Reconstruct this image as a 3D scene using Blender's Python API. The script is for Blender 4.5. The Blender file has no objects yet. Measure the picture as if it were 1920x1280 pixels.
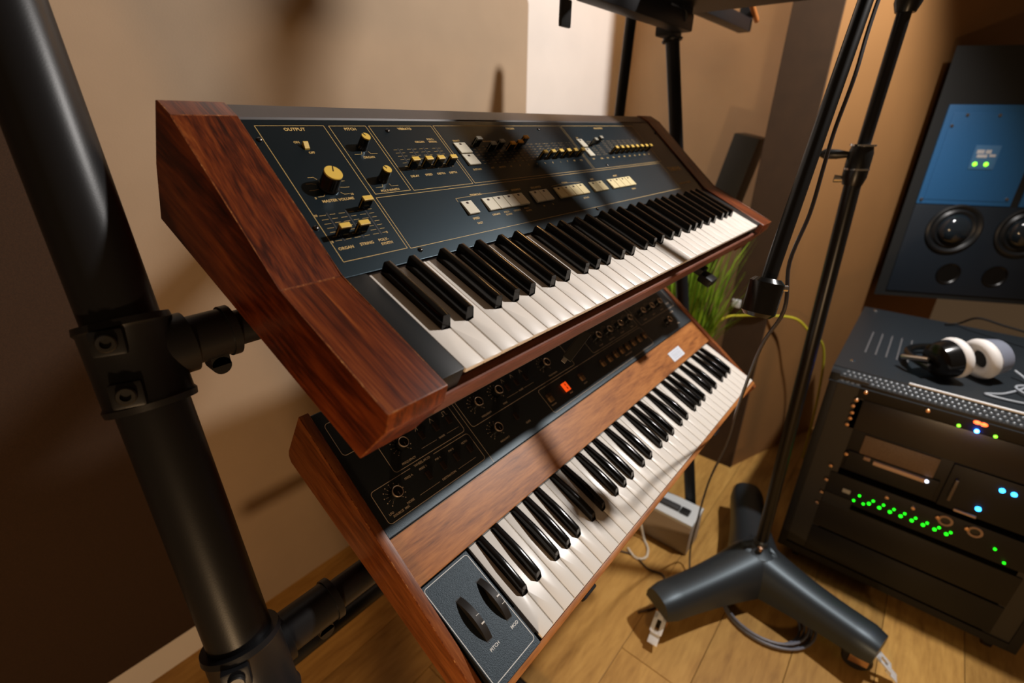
import bpy, bmesh, math, random
from mathutils import Matrix, Vector

random.seed(7)
S = bpy.context.scene
COL = S.collection
H = 1.35                      # height of the lens above the floor
MM = 0.001

# ------------------------------------------------------------------ camera
cam_d = bpy.data.cameras.new('camera')
cam_d.sensor_width = 36.0
cam_d.lens = 913.5888 * 36.0 / 1920.0
cam_d.clip_start = 0.01
cam_d.dof.use_dof = True
cam_d.dof.focus_distance = 0.58
cam_d.dof.aperture_fstop = 3.6
cam = bpy.data.objects.new('camera', cam_d)
COL.objects.link(cam)
Rw = Matrix(((0.643520237541784, -0.7653347584762863, 0.012017127036467078),
             (-0.30926129013393966, -0.27433494744047726, -0.9105480717883718),
             (0.7001708065171364, 0.5822396792394651, -0.41322850533363215)))
cam.matrix_world = Matrix.Translation((0, 0, H)) @ (Rw.transposed() @ Matrix(((1, 0, 0), (0, -1, 0), (0, 0, -1)))).to_4x4()
S.camera = cam

# ------------------------------------------------------------------ world and lamps
wd = bpy.data.worlds.new('world')
S.world = wd
wd.use_nodes = True
wd.node_tree.nodes['Background'].inputs[0].default_value = (1.0, 0.60, 0.31, 1)
wd.node_tree.nodes['Background'].inputs[1].default_value = 0.06


def lamp(name, kind, loc, target, energy, color, **kw):
    d = bpy.data.lights.new(name, kind)
    d.energy = energy
    d.color = color
    for k, v in kw.items():
        setattr(d, k, v)
    o = bpy.data.objects.new(name, d)
    COL.objects.link(o)
    o.location = loc
    if target is not None:
        o.rotation_euler = (Vector(target) - Vector(loc)).to_track_quat('-Z', 'Y').to_euler()
    return o


lamp('studio_spot', 'SPOT', (1.61, -0.33, H + 0.98), (0.95, 0.45, H - 0.30), 135, (1.0, 0.95, 0.91),
     shadow_soft_size=0.040, spot_size=math.radians(152), spot_blend=0.4)
lamp('warm_floor_lamp', 'POINT', (-0.36, -0.40, H - 0.80), None, 27, (1.0, 0.66, 0.36), shadow_soft_size=0.05)
lamp('amber_wall_lamp', 'POINT', (2.05, 0.95, H + 1.0), None, 5, (1.0, 0.55, 0.20), shadow_soft_size=0.08)

S.view_settings.view_transform = 'Standard'
S.view_settings.look = 'None'
S.view_settings.gamma = 1.0
S.view_settings.use_curve_mapping = False
S.view_settings.exposure = 0.0

# ------------------------------------------------------------------ materials
MATS = {}


def mat(name, col, rough=0.5, metal=0.0, spec=0.5, var=0.0, vscale=40.0, bump=0.0, bscale=300.0,
        emit=None, estr=0.0, coat=0.0, aniso=None, tint=None):
    if name in MATS:
        return MATS[name]
    m = bpy.data.materials.new(name)
    m.use_nodes = True
    nt = m.node_tree
    b = nt.nodes['Principled BSDF']
    b.inputs['Base Color'].default_value = (*col, 1)
    b.inputs['Roughness'].default_value = rough
    b.inputs['Metallic'].default_value = metal
    b.inputs['Specular IOR Level'].default_value = spec
    b.inputs['Coat Weight'].default_value = coat
    if tint:
        b.inputs['Specular Tint'].default_value = (*tint, 1)
    if emit:
        b.inputs['Emission Color'].default_value = (*emit, 1)
        b.inputs['Emission Strength'].default_value = estr
    tc = nt.nodes.new('ShaderNodeTexCoord')
    if var > 0:
        mp = nt.nodes.new('ShaderNodeMapping')
        if aniso:
            mp.inputs['Scale'].default_value = aniso
        nt.links.new(tc.outputs['Object'], mp.inputs[0])
        n = nt.nodes.new('ShaderNodeTexNoise')
        n.inputs['Scale'].default_value = vscale
        n.inputs['Detail'].default_value = 5
        nt.links.new(mp.outputs[0], n.inputs['Vector'])
        r = nt.nodes.new('ShaderNodeValToRGB')
        r.color_ramp.elements[0].position = 0.3
        r.color_ramp.elements[1].position = 0.7
        r.color_ramp.elements[0].color = (*[c * (1 - var) for c in col], 1)
        r.color_ramp.elements[1].color = (*[min(1, c * (1 + var)) for c in col], 1)
        nt.links.new(n.outputs['Fac'], r.inputs[0])
        nt.links.new(r.outputs[0], b.inputs['Base Color'])
    if bump > 0:
        n2 = nt.nodes.new('ShaderNodeTexNoise')
        n2.inputs['Scale'].default_value = bscale
        n2.inputs['Detail'].default_value = 3
        nt.links.new(tc.outputs['Object'], n2.inputs['Vector'])
        bp = nt.nodes.new('ShaderNodeBump')
        bp.inputs['Strength'].default_value = bump
        bp.inputs['Distance'].default_value = 0.001
        nt.links.new(n2.outputs['Fac'], bp.inputs['Height'])
        nt.links.new(bp.outputs[0], b.inputs['Normal'])
    MATS[name] = m
    return m


def wood(name, stops, stretch, scale, rough=0.35, wave=0.35, rnd=False):
    """grain: layered stretched noise; stretch scales object space so grain runs along the small axis"""
    if name in MATS:
        return MATS[name]
    m = bpy.data.materials.new(name)
    m.use_nodes = True
    nt = m.node_tree
    b = nt.nodes['Principled BSDF']
    b.inputs['Roughness'].default_value = rough
    b.inputs['Specular IOR Level'].default_value = 0.3
    tc = nt.nodes.new('ShaderNodeTexCoord')
    mp = nt.nodes.new('ShaderNodeMapping')
    mp.inputs['Scale'].default_value = stretch
    vec = tc.outputs['Object']
    if rnd:
        oi = nt.nodes.new('ShaderNodeObjectInfo')
        cb = nt.nodes.new('ShaderNodeVectorMath')
        cb.operation = 'SCALE'
        cb.inputs[0].default_value = (7.3, 3.1, 5.7)
        nt.links.new(oi.outputs['Random'], cb.inputs['Scale'])
        ad = nt.nodes.new('ShaderNodeVectorMath')
        nt.links.new(vec, ad.inputs[0])
        nt.links.new(cb.outputs[0], ad.inputs[1])
        vec = ad.outputs[0]
    nt.links.new(vec, mp.inputs[0])
    n1 = nt.nodes.new('ShaderNodeTexNoise')
    n1.inputs['Scale'].default_value = scale
    n1.inputs['Detail'].default_value = 8
    n1.inputs['Roughness'].default_value = 0.62
    n1.inputs['Distortion'].default_value = 0.6
    nt.links.new(mp.outputs[0], n1.inputs['Vector'])
    n2 = nt.nodes.new('ShaderNodeTexNoise')
    n2.inputs['Scale'].default_value = scale * 6
    n2.inputs['Detail'].default_value = 4
    nt.links.new(mp.outputs[0], n2.inputs['Vector'])
    mx = nt.nodes.new('ShaderNodeMix')
    mx.data_type = 'FLOAT'
    mx.inputs['Factor'].default_value = wave
    nt.links.new(n1.outputs['Fac'], mx.inputs['A'])
    nt.links.new(n2.outputs['Fac'], mx.inputs['B'])
    r = nt.nodes.new('ShaderNodeValToRGB')
    while len(r.color_ramp.elements) < len(stops):
        r.color_ramp.elements.new(0.5)
    for e, (p, c) in zip(r.color_ramp.elements, stops):
        e.position = p
        e.color = (*c, 1)
    nt.links.new(mx.outputs['Result'], r.inputs[0])
    out = r.outputs[0]
    if rnd:
        oi2 = nt.nodes.new('ShaderNodeObjectInfo')
        mr = nt.nodes.new('ShaderNodeMapRange')
        mr.inputs['To Min'].default_value = 0.78
        mr.inputs['To Max'].default_value = 1.15
        nt.links.new(oi2.outputs['Random'], mr.inputs['Value'])
        mul = nt.nodes.new('ShaderNodeVectorMath')
        mul.operation = 'SCALE'
        nt.links.new(out, mul.inputs[0])
        nt.links.new(mr.outputs[0], mul.inputs['Scale'])
        out = mul.outputs[0]
    nt.links.new(out, b.inputs['Base Color'])
    bp = nt.nodes.new('ShaderNodeBump')
    bp.inputs['Strength'].default_value = 0.08
    bp.inputs['Distance'].default_value = 0.0006
    nt.links.new(n2.outputs['Fac'], bp.inputs['Height'])
    nt.links.new(bp.outputs[0], b.inputs['Normal'])
    MATS[name] = m
    return m


ROSE = wood('rosewood', [(0.33, (0.016, 0.0035, 0.0015)), (0.44, (0.060, 0.010, 0.003)), (0.52, (0.135, 0.024, 0.005)), (0.60, (0.20, 0.042, 0.008)), (0.70, (0.30, 0.080, 0.016))],
            (26, 1.0, 7), 4.5, rough=0.33, wave=0.30)
WALN_Y = wood('walnut_side', [(0.32, (0.075, 0.018, 0.005)), (0.5, (0.21, 0.058, 0.014)), (0.68, (0.33, 0.105, 0.028))],
              (22, 1.1, 8), 4.5, rough=0.38)
WALN_X = wood('walnut_face', [(0.30, (0.105, 0.032, 0.009)), (0.43, (0.29, 0.098, 0.024)), (0.55, (0.42, 0.155, 0.038)), (0.70, (0.52, 0.215, 0.060))],
              (1.4, 11, 11), 5.5, rough=0.42)
WORN = wood('worn_edge', [(0.40, (0.10, 0.020, 0.005)), (0.55, (0.24, 0.065, 0.015)), (0.72, (0.62, 0.30, 0.09))], (30, 14, 30), 5, rough=0.4)
RAILW = wood('rail_wood', [(0.35, (0.13, 0.045, 0.028)), (0.65, (0.26, 0.10, 0.065))], (1.2, 9, 9), 8, rough=0.45)
OAK = wood('oak_floor', [(0.28, (0.24, 0.115, 0.030)), (0.45, (0.44, 0.235, 0.060)), (0.60, (0.56, 0.315, 0.085)), (0.75, (0.63, 0.37, 0.115))],
           (0.9, 5.0, 5.0), 3.2, rough=0.42, rnd=True)
IVORY = mat('ivory_key', (0.83, 0.76, 0.68), 0.34)
IVORY_B = mat('cream_key', (0.84, 0.78, 0.70), 0.30)
EBONY = mat('black_key_plastic', (0.005, 0.0045, 0.004), 0.14, spec=0.4)
PAN_A = mat('panel_blue_black', (0.0030, 0.0055, 0.0073), 0.34, spec=0.5, tint=(0.55, 0.82, 1.0), var=0.12, vscale=300, bump=0.06, bscale=1200)
PAN_B = mat('panel_black_crinkle', (0.012, 0.015, 0.018), 0.42, spec=0.9, tint=(0.75, 0.9, 1.0), bump=0.25, bscale=900)
BLK = mat('black_plastic', (0.010, 0.010, 0.010), 0.35)
BLKG = mat('black_gloss', (0.006, 0.006, 0.006), 0.18)
BLKM = mat('black_powder_coat', (0.010, 0.010, 0.011), 0.38, spec=0.28, bump=0.05, bscale=700)
CASEBR = mat('dark_brown_case', (0.055, 0.040, 0.034), 0.45)
GOLD = mat('gold_print', (0.72, 0.47, 0.15), 0.5)
TAN = mat('tan_print', (0.80, 0.66, 0.50), 0.5)
WHITEP = mat('white_print', (0.75, 0.72, 0.66), 0.5)
YEL = mat('yellow_cap', (0.78, 0.50, 0.075), 0.42)
ORG = mat('orange_cap', (0.85, 0.38, 0.02), 0.42)
GRY = mat('grey_cap', (0.34, 0.31, 0.24), 0.45)
TABM = mat('cream_tab', (0.72, 0.66, 0.52), 0.42)
TABY = mat('warm_cream_tab', (0.80, 0.66, 0.36), 0.42)
CHROME = mat('chrome', (0.85, 0.86, 0.88), 0.14, metal=1.0)
STEEL = mat('steel', (0.55, 0.53, 0.50), 0.28, metal=1.0)
BRONZE = mat('copper_ring', (0.70, 0.45, 0.30), 0.25, metal=1.0)
DGREY = mat('dark_grey', (0.035, 0.036, 0.038), 0.45)

# ------------------------------------------------------------------ mesh helpers


def link(name, me, m, parent=None):
    o = bpy.data.objects.new(name, me)
    COL.objects.link(o)
    if m is not None and not me.materials:
        me.materials.append(m)
    if parent is not None:
        o.parent = parent
    return o


def shade(me, ang=40):
    for p in me.polygons:
        p.use_smooth = True
    try:
        me.set_sharp_from_angle(angle=math.radians(ang))
    except Exception:
        pass


def bm_obj(name, bm, m, parent=None, smooth=False):
    bmesh.ops.recalc_face_normals(bm, faces=bm.faces[:])
    me = bpy.data.meshes.new(name)
    bm.to_mesh(me)
    bm.free()
    if smooth:
        shade(me)
    return link(name, me, m, parent)


def add_box(bm, x0, x1, y0, y1, z0, z1, bev=0.0, M=None):
    vs = [bm.verts.new((x, y, z)) for x in (x0, x1) for y in (y0, y1) for z in (z0, z1)]
    fs = [(0, 1, 3, 2), (4, 6, 7, 5), (0, 4, 5, 1), (2, 3, 7, 6), (0, 2, 6, 4), (1, 5, 7, 3)]
    F = [bm.faces.new([vs[i] for i in f]) for f in fs]
    if bev > 0:
        es = list({e for f in F for e in f.edges})
        r = bmesh.ops.bevel(bm, geom=es, offset=bev, segments=2, affect='EDGES', profile=0.6)
        vs = list({v for v in r['verts']} | {v for v in vs if v.is_valid})
    if M is not None:
        bmesh.ops.transform(bm, matrix=M, verts=[v for v in vs if v.is_valid])
    return vs


def box(name, x0, x1, y0, y1, z0, z1, m, parent=None, bev=0.0):
    bm = bmesh.new()
    add_box(bm, x0, x1, y0, y1, z0, z1, bev)
    return bm_obj(name, bm, m, parent, smooth=bev > 0)


def prism_x(name, prof, u0, u1, m, parent=None, bev=0.0, edge=None):
    """profile in (y,z), extruded along x"""
    bm = bmesh.new()
    a = [bm.verts.new((u0, y, z)) for y, z in prof]
    b = [bm.verts.new((u1, y, z)) for y, z in prof]
    n = len(prof)
    bm.faces.new(a)
    bm.faces.new(b[::-1])
    for i in range(n):
        bm.faces.new((a[i], b[i], b[(i + 1) % n], a[(i + 1) % n]))
    if bev > 0:
        rb = bmesh.ops.bevel(bm, geom=bm.edges[:], offset=bev, segments=2, affect='EDGES', profile=0.6)
        if edge is not None:
            for f in rb['faces']:
                f.material_index = 1
    o = bm_obj(name, bm, m, parent, smooth=bev > 0)
    if edge is not None:
        o.data.materials.append(edge)
    return o


def add_prism_z(bm, poly, z0, z1):
    a = [bm.verts.new((x, y, z0)) for x, y in poly]
    b = [bm.verts.new((x, y, z1)) for x, y in poly]
    n = len(poly)
    f1 = bm.faces.new(a[::-1])
    f2 = bm.faces.new(b)
    for i in range(n):
        bm.faces.new((a[i], a[(i + 1) % n], b[(i + 1) % n], b[i]))
    return f2


def add_tube(bm, pts, r, n=16, cap=True):
    pts = [Vector(p) for p in pts]
    rs = r if isinstance(r, (list, tuple)) else [r] * len(pts)
    rings = []
    up = Vector((0, 0, 1))
    prev = None
    for i, p in enumerate(pts):
        if i == 0:
            t = pts[1] - p
        elif i == len(pts) - 1:
            t = p - pts[i - 1]
        else:
            t = (pts[i + 1] - p).normalized() + (p - pts[i - 1]).normalized()
        t.normalize()
        if prev is None:
            a = t.cross(up)
            if a.length < 1e-4:
                a = t.cross(Vector((0, 1, 0)))
            a.normalize()
        else:
            a = prev - t * prev.dot(t)
            a.normalize()
        prev = a
        b = t.cross(a)
        rings.append([bm.verts.new(p + (a * math.cos(q) + b * math.sin(q)) * rs[i]) for q in [2 * math.pi * k / n for k in range(n)]])
    for i in range(len(rings) - 1):
        for k in range(n):
            bm.faces.new((rings[i][k], rings[i][(k + 1) % n], rings[i + 1][(k + 1) % n], rings[i + 1][k]))
    if cap:
        bm.faces.new(rings[0][::-1])
        bm.faces.new(rings[-1])


def tube(name, pts, r, m, parent=None, n=16):
    bm = bmesh.new()
    add_tube(bm, pts, r, n)
    return bm_obj(name, bm, m, parent, smooth=True)


def smooth_path(pts, k=6):
    P = [Vector(p) for p in pts]
    out = []
    for i in range(len(P) - 1):
        p0 = P[max(i - 1, 0)]
        p1, p2 = P[i], P[i + 1]
        p3 = P[min(i + 2, len(P) - 1)]
        for j in range(k):
            t = j / k
            out.append(0.5 * ((2 * p1) + (p2 - p0) * t + (2 * p0 - 5 * p1 + 4 * p2 - p3) * t * t + (3 * p1 - p0 - 3 * p2 + p3) * t ** 3))
    out.append(P[-1])
    return out


def add_lathe(bm, prof, n=24, M=None, axis='z'):
    """prof list of (r, h)"""
    rings = []
    new = []
    for r, h in prof:
        ring = []
        for k in range(n):
            q = 2 * math.pi * k / n
            c, s = r * math.cos(q), r * math.sin(q)
            co = (c, s, h) if axis == 'z' else ((h, c, s) if axis == 'x' else (c, h, s))
            ring.append(bm.verts.new(co))
        rings.append(ring)
        new += ring
    for i in range(len(rings) - 1):
        for k in range(n):
            bm.faces.new((rings[i][k], rings[i][(k + 1) % n], rings[i + 1][(k + 1) % n], rings[i + 1][k]))
    if prof[0][0] > 1e-6:
        bm.faces.new(rings[0][::-1])
    if prof[-1][0] > 1e-6:
        bm.faces.new(rings[-1])
    if M is not None:
        bmesh.ops.transform(bm, matrix=M, verts=new)
    return new


def lathe(name, prof, m, parent=None, n=24, axis='z'):
    bm = bmesh.new()
    add_lathe(bm, prof, n, axis=axis)
    return bm_obj(name, bm, m, parent, smooth=True)


def inst(src, loc=None, rot=None, parent=None):
    o = src.copy()
    COL.objects.link(o)
    if parent is not None:
        o.parent = parent
    if loc is not None:
        o.location = loc
    if rot is not None:
        o.rotation_euler = rot
    return o


def copy_tree(o, parent=None):
    c = o.copy()
    COL.objects.link(c)
    c.parent = parent
    for ch in list(o.children):
        copy_tree(ch, c)
    return c


def tag(o, label, cat, group=None):
    o['label'] = label
    o['category'] = cat
    if group:
        o['group'] = group
    return o


def struct(o):
    o['kind'] = 'structure'
    return o


def empty(name, loc, rot=(0, 0, 0)):
    o = bpy.data.objects.new(name, None)
    o.empty_display_size = 0.05
    COL.objects.link(o)
    o.location = loc
    o.rotation_euler = rot
    return o


# flat print: lettering and lines collected into one mesh
class Print:
    def __init__(self):
        self.v, self.f = [], []

    def quad(self, pts):
        i = len(self.v)
        self.v += [(p[0], p[1], 0) for p in pts]
        self.f.append(tuple(range(i, i + len(pts))))

    def line(self, a, b, w=0.5):
        a, b = Vector((a[0], a[1])), Vector((b[0], b[1]))
        d = (b - a)
        if d.length < 1e-6:
            return
        d.normalize()
        n = Vector((-d.y, d.x)) * w / 2
        e = d * w * 0.35
        self.quad([a - e + n, a - e - n, b + e - n, b + e + n])

    def path(self, pts, w=0.5):
        for a, b in zip(pts, pts[1:]):
            self.line(a, b, w)

    def rbox(self, u0, u1, s0, s1, r=4, w=0.7, skip=None):
        pts = []
        for cx, cy, a0 in ((u1 - r, s1 - r, 0), (u0 + r, s1 - r, 90), (u0 + r, s0 + r, 180), (u1 - r, s0 + r, 270)):
            for k in range(5 if r > 0 else 1):
                a = math.radians(a0 + (22.5 * k if r > 0 else 45))
                pts.append((cx + r * math.cos(a), cy + r * math.sin(a)))
        pts.append(pts[0])
        for a, b in zip(pts, pts[1:]):
            if skip and abs(a[1] - s1) < 0.01 and abs(b[1] - s1) < 0.01:
                lo, hi = min(a[0], b[0]), max(a[0], b[0])
                self.line((lo, s1), (skip[0], s1), w)
                self.line((skip[1], s1), (hi, s1), w)
            else:
                self.line(a, b, w)

    def dot(self, u, s, r=0.8):
        self.quad([(u + r * math.cos(k * math.pi / 4), s + r * math.sin(k * math.pi / 4)) for k in range(8)])

    def text(self, t, u, s, size=4.0, sx=1.0, rot=0.0):
        cu = bpy.data.curves.new('t', 'FONT')
        cu.body = t
        cu.size = size
        cu.align_x = 'CENTER'
        cu.align_y = 'CENTER'
        cu.resolution_u = 2
        cu.offset = size * 0.02
        ob = bpy.data.objects.new('t', cu)
        COL.objects.link(ob)
        dg = bpy.context.evaluated_depsgraph_get()
        me = ob.evaluated_get(dg).to_mesh()
        i = len(self.v)
        c, sn = math.cos(rot), math.sin(rot)
        for v in me.vertices:
            x, y = v.co.x * sx, v.co.y
            self.v.append((u + x * c - y * sn, s + x * sn + y * c, 0))
        self.f += [tuple(i + k for k in p.vertices) for p in me.polygons]
        ob.evaluated_get(dg).to_mesh_clear()
        bpy.data.objects.remove(ob)
        bpy.data.curves.remove(cu)

    def build(self, name, m, parent, loc, rot):
        me = bpy.data.meshes.new(name)
        me.from_pydata([(x * MM, y * MM, z) for x, y, z in self.v], [], self.f)
        o = link(name, me, m, parent)
        o.location = loc
        o.rotation_euler = rot
        return o


# ================================================================== the room
XL, XR = -1.6, 3.3
FLOOR = box('floor', XL, 4.2, -2.2, 2.0, -0.06, -0.012, mat('subfloor', (0.10, 0.06, 0.03), 0.8))
struct(FLOOR)
# oak planks, boards running along x, staggered butt joints
PW, PL = 0.186, 1.9
pm = {}
r_idx = 0
y = -1.355 + 0.146 - 3 * PW + 0.60 * 0
y0 = 0.141 - 9 * PW
for r in range(0, 16):
    ya = y0 + r * PW
    yb = ya + PW
    off = {9: 0.895, 10: 0.2}.get(r, (r * 0.737) % PL)
    k = math.floor((XL - off) / PL)
    xa = off + k * PL
    while xa < 4.0:
        a, b = max(xa, XL), min(xa + PL, 4.2)
        if b - a > 0.05 and yb > -1.3:
            key = round(b - a, 3)
            if key not in pm:
                bm = bmesh.new()
                add_box(bm, 0.0008, (b - a) - 0.0008, 0.0007, PW - 0.0007, -0.012, 0.0, 0.0009)
                pm[key] = bm_obj('plank', bm, OAK, FLOOR)
                o = pm[key]
            else:
                o = inst(pm[key], parent=FLOOR)
            o.location = (a, ya, 0)
        xa += PL

PLAST = mat('shaded_plaster', (0.40, 0.290, 0.190), 0.8, var=0.05, vscale=6, bump=0.25, bscale=260)  # tan tone stands for shade on the white plaster
PLASTW = mat('white_plaster', (0.78, 0.72, 0.66), 0.8, var=0.03, vscale=6, bump=0.2, bscale=260)
BROWNF = mat('brown_fabric', (0.038, 0.017, 0.006), 0.9, var=0.25, vscale=500, bump=0.4, bscale=900)
OCHRE = mat('ochre_wall', (0.26, 0.122, 0.035), 0.8, var=0.05, vscale=5, bump=0.2, bscale=260)
YB = 1.2235
wb = box('wall_back', XL, 2.36, YB + 0.055, YB + 0.20, 0, 2.9, PLASTW)
struct(wb)
wr = box('wall_right', 2.36, 2.50, 0.30, YB + 0.20, 0, 2.9, mat('tan_plaster', (0.62, 0.46, 0.30), 0.8, var=0.05, vscale=5, bump=0.2, bscale=260))
struct(wr)
# angled end wall: thick panel whose narrow end faces the keyboards
bm = bmesh.new()
dw = Vector((0.940, -0.340))
poly = [(1.919, 0.351), (1.919 + dw.x * 1.5, 0.351 + dw.y * 1.5), (1.919 + dw.x * 1.5 + 0.05, 0.351 + dw.y * 1.5 + 0.145), (1.919, 0.492)]
add_prism_z(bm, poly, 0, 2.9)
struct(bm_obj('wall_angled', bm, OCHRE))
struct(box('end_cover_1', 1.905, 1.9185, 0.352, 0.491, 0, 2.9, mat('brown_end', (0.050, 0.024, 0.008), 0.85, var=0.1, vscale=20, bump=0.2, bscale=300)))  # brown sheet added over the wall's narrow end to make it dark
# slab with rounded corner: shade on the white wall put into its colour
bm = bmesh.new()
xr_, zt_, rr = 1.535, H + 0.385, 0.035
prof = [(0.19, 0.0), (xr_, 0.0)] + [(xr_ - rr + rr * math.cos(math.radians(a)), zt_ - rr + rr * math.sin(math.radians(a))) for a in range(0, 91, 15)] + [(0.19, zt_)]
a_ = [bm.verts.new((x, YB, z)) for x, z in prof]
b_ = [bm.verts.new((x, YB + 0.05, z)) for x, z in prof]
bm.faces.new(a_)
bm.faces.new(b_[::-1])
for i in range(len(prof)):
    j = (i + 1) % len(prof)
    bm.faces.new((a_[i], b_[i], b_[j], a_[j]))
tag(bm_obj('shaded_wall', bm, PLAST), 'tan slab standing for the shaded part of the white back wall behind the keyboards', 'shaded wall')
# brown fabric panel at the left and the pale baseboard under it
tag(box('fabric_panel', XL, 0.185, YB - 0.030, YB - 0.001, 0.112, 2.6, BROWNF, bev=0.004),
    'dark brown woven fabric panel on the wall left of the slanted post', 'wall panel')
struct(box('baseboard_back', XL, 0.188, YB - 0.004, YB + 0.055, 0, 0.112, PLASTW))

# ================================================================== keyboards
PITCH = 165.0 / 7
BL_NAMES = ['C', 'D', 'F', 'G', 'A']


def build_keys(root, left, bw, depth, bfront, wm, bh, htop, sloped):
    """36 white and 25 black keys, each its own part"""
    offs = dict(zip(BL_NAMES, left))
    whites = ['C', 'D', 'E', 'F', 'G', 'A', 'B']
    sharp_r = {'C': 'C', 'D': 'D', 'F': 'F', 'G': 'G', 'A': 'A'}
    sharp_l = {'D': 'C', 'E': 'D', 'G': 'F', 'A': 'G', 'B': 'A'}
    g = 0.55
    meshes = {}
    for k in range(36):
        nt = whites[k % 7]
        kind = nt if k < 35 else 'top'
        i = k % 7
        if kind not in meshes:
            x0, x1 = g, PITCH - g
            base = i * PITCH
            bl = x0
            br = x1
            if nt in sharp_l and kind != 'top':
                bl = max(x0, offs[sharp_l[nt]] + bw + 0.8 - base)
            if nt in sharp_r and kind != 'top':
                br = min(x1, offs[sharp_r[nt]] - 0.8 - base)
            fb = bfront - 1.0
            poly = [(x0, 0), (x1, 0)]
            poly += [(x1, fb), (br, fb)] if br < x1 - 0.1 else []
            poly += [(br, depth), (bl, depth)]
            poly += [(bl, fb), (x0, fb)] if bl > x0 + 0.1 else []
            poly = [(a * MM, b * MM) for a, b in poly]
            bm = bmesh.new()
            top = add_prism_z(bm, poly, -0.0045, 0.0)
            bmesh.ops.bevel(bm, geom=list(top.edges), offset=0.0007, segments=2, affect='EDGES', profile=0.5)
            add_box(bm, (x0 + 0.6) * MM, (x1 - 0.6) * MM, 0.010, fb * MM, -0.014, -0.0044)
            o = bm_obj('white_key', bm, wm, root, smooth=True)
            meshes[kind] = o
        else:
            o = inst(meshes[kind], parent=root)
        o.location = (k * PITCH * MM, 0, random.uniform(-0.0003, 0.0002))
    # black key
    bm = bmesh.new()
    L = depth - bfront - 0.5
    sec = []
    n = 9
    for j in range(n):
        t = j / (n - 1)
        yv = bfront + L * t
        if sloped:
            hh = bh * (0.86 + 0.14 * math.sin(math.pi * min(1, (t + 0.08) / 0.75) / 1.3)) * (1 - 0.40 * max(0, t - 0.55) / 0.45)
        else:
            hh = bh
        sec.append((yv, hh))
    rings = []
    for j, (yv, hh) in enumerate(sec):
        tw = bw * (0.80 if not sloped else 0.72)
        yt = yv
        if j == 0:
            yt = yv + (3.0 if not sloped else 6.0)
        m_ = (bw - tw) / 2
        pr_ = [(0, yv, -6), (0, yv, 0), (m_, yt, hh - 1.3), (m_ + 0.5, yt + (0.8 if j == 0 else 0), hh - 0.35), (m_ + 1.3, yt + (1.3 if j == 0 else 0), hh),
               (bw - m_ - 1.3, yt + (1.3 if j == 0 else 0), hh), (bw - m_ - 0.5, yt + (0.8 if j == 0 else 0), hh - 0.35), (bw - m_, yt, hh - 1.3), (bw, yv, 0), (bw, yv, -6)]
        rings.append([bm.verts.new((a * MM, b * MM, c * MM)) for a, b, c in pr_])
    m = len(rings[0])
    for j in range(n - 1):
        for q in range(m):
            bm.faces.new((rings[j][q], rings[j][(q + 1) % m], rings[j + 1][(q + 1) % m], rings[j + 1][q]))
    bm.faces.new(rings[0])
    bm.faces.new(rings[-1][::-1])
    proto = None
    for oc in range(5):
        for nm in BL_NAMES:
            if proto is None:
                proto = o = bm_obj('black_key', bm, EBONY, root, smooth=True)
            else:
                o = inst(proto, parent=root)
            o.location = ((offs[nm] + oc * 165.0) * MM, 0, 0)


# ------------------------------------------------------------------ upper keyboard
SA = empty('upper_synthesizer', (0.25591, 0.26316, H - 0.19170), (0.409836, 0, 0))
tag(SA, 'rosewood-cheeked synthesizer with blue-black panel and yellow sliders on the upper tier', 'synthesizer')
profA = [(-6.5, 0.7), (144, 3.5), (335, 64.5), (362, 66.0), (367, 64.0), (386, -8), (395, -77), (12, -76), (-8.5, -18.6)]
profA = [(a * MM, b * MM) for a, b in profA]
for u0, u1 in ((-84.5, -26), (874, 932.5)):
    c = prism_x('wooden_cheek', profA, u0 * MM, u1 * MM, ROSE, SA, bev=0.0011, edge=WORN)
    c['label'] = 'rosewood veneer cheek with worn edges'
body = [(10, -24), (10, -16), (140, -16), (144, -1.5), (334, 59), (337, 62.5), (362, 63.8), (384, -6), (392, -74), (14, -73), (5, -45)]
prism_x('case_body', [(a * MM, b * MM) for a, b in body], -26 * MM, 874 * MM, CASEBR, SA)
# plain metal top strip and control panel plate
pang = math.radians(17.7)
PO = Vector((0, 0.146, 0.0018))
PROT = (pang, 0, 0)


def PA(u, s, h=0.0):
    return (u * MM, PO.y + (s * math.cos(pang) - h * math.sin(pang)) * MM, PO.z + (s * math.sin(pang) + h * math.cos(pang)) * MM)


bm = bmesh.new()
add_box(bm, -25.8 * MM, 873.8 * MM, -3 * MM, 197 * MM, -3 * MM, 0, 0.0006)
cp = bm_obj('control_panel', bm, PAN_A, SA)
cp.location, cp.rotation_euler = PA(0, 0), PROT
for nm, u0, u1 in (('end_block', -26, -0.3), ('end_block', 848.3, 874)):
    prism_x(nm, [(1 * MM, 0.4 * MM), (143.5 * MM, 0.4 * MM), (143.5 * MM, -20 * MM), (6 * MM, -27 * MM), (2.5 * MM, -26 * MM)], u0 * MM, u1 * MM, mat('block_black', (0.007, 0.0085, 0.0095), 0.42, spec=0.35), SA, bev=0.0008)
prism_x('key_slip', [(9 * MM, -24 * MM), (9 * MM, -5 * MM), (11 * MM, -5 * MM), (11 * MM, -24 * MM)], 0, 848 * MM,
        mat('dark_slip', (0.06, 0.022, 0.013), 0.6), SA)
prism_x('front_rail', [(-2.5 * MM, -24.5 * MM), (-1 * MM, -22.5 * MM), (9 * MM, -22.5 * MM), (10 * MM, -60 * MM), (4 * MM, -46 * MM), (-1.5 * MM, -41 * MM)], -26 * MM, 874 * MM, RAILW, SA)
build_keys(SA, [14.0, 44.2, 85.7, 113.4, 140.9], 10.8, 140, 47.8, IVORY, 12.4, 12, False)

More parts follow.
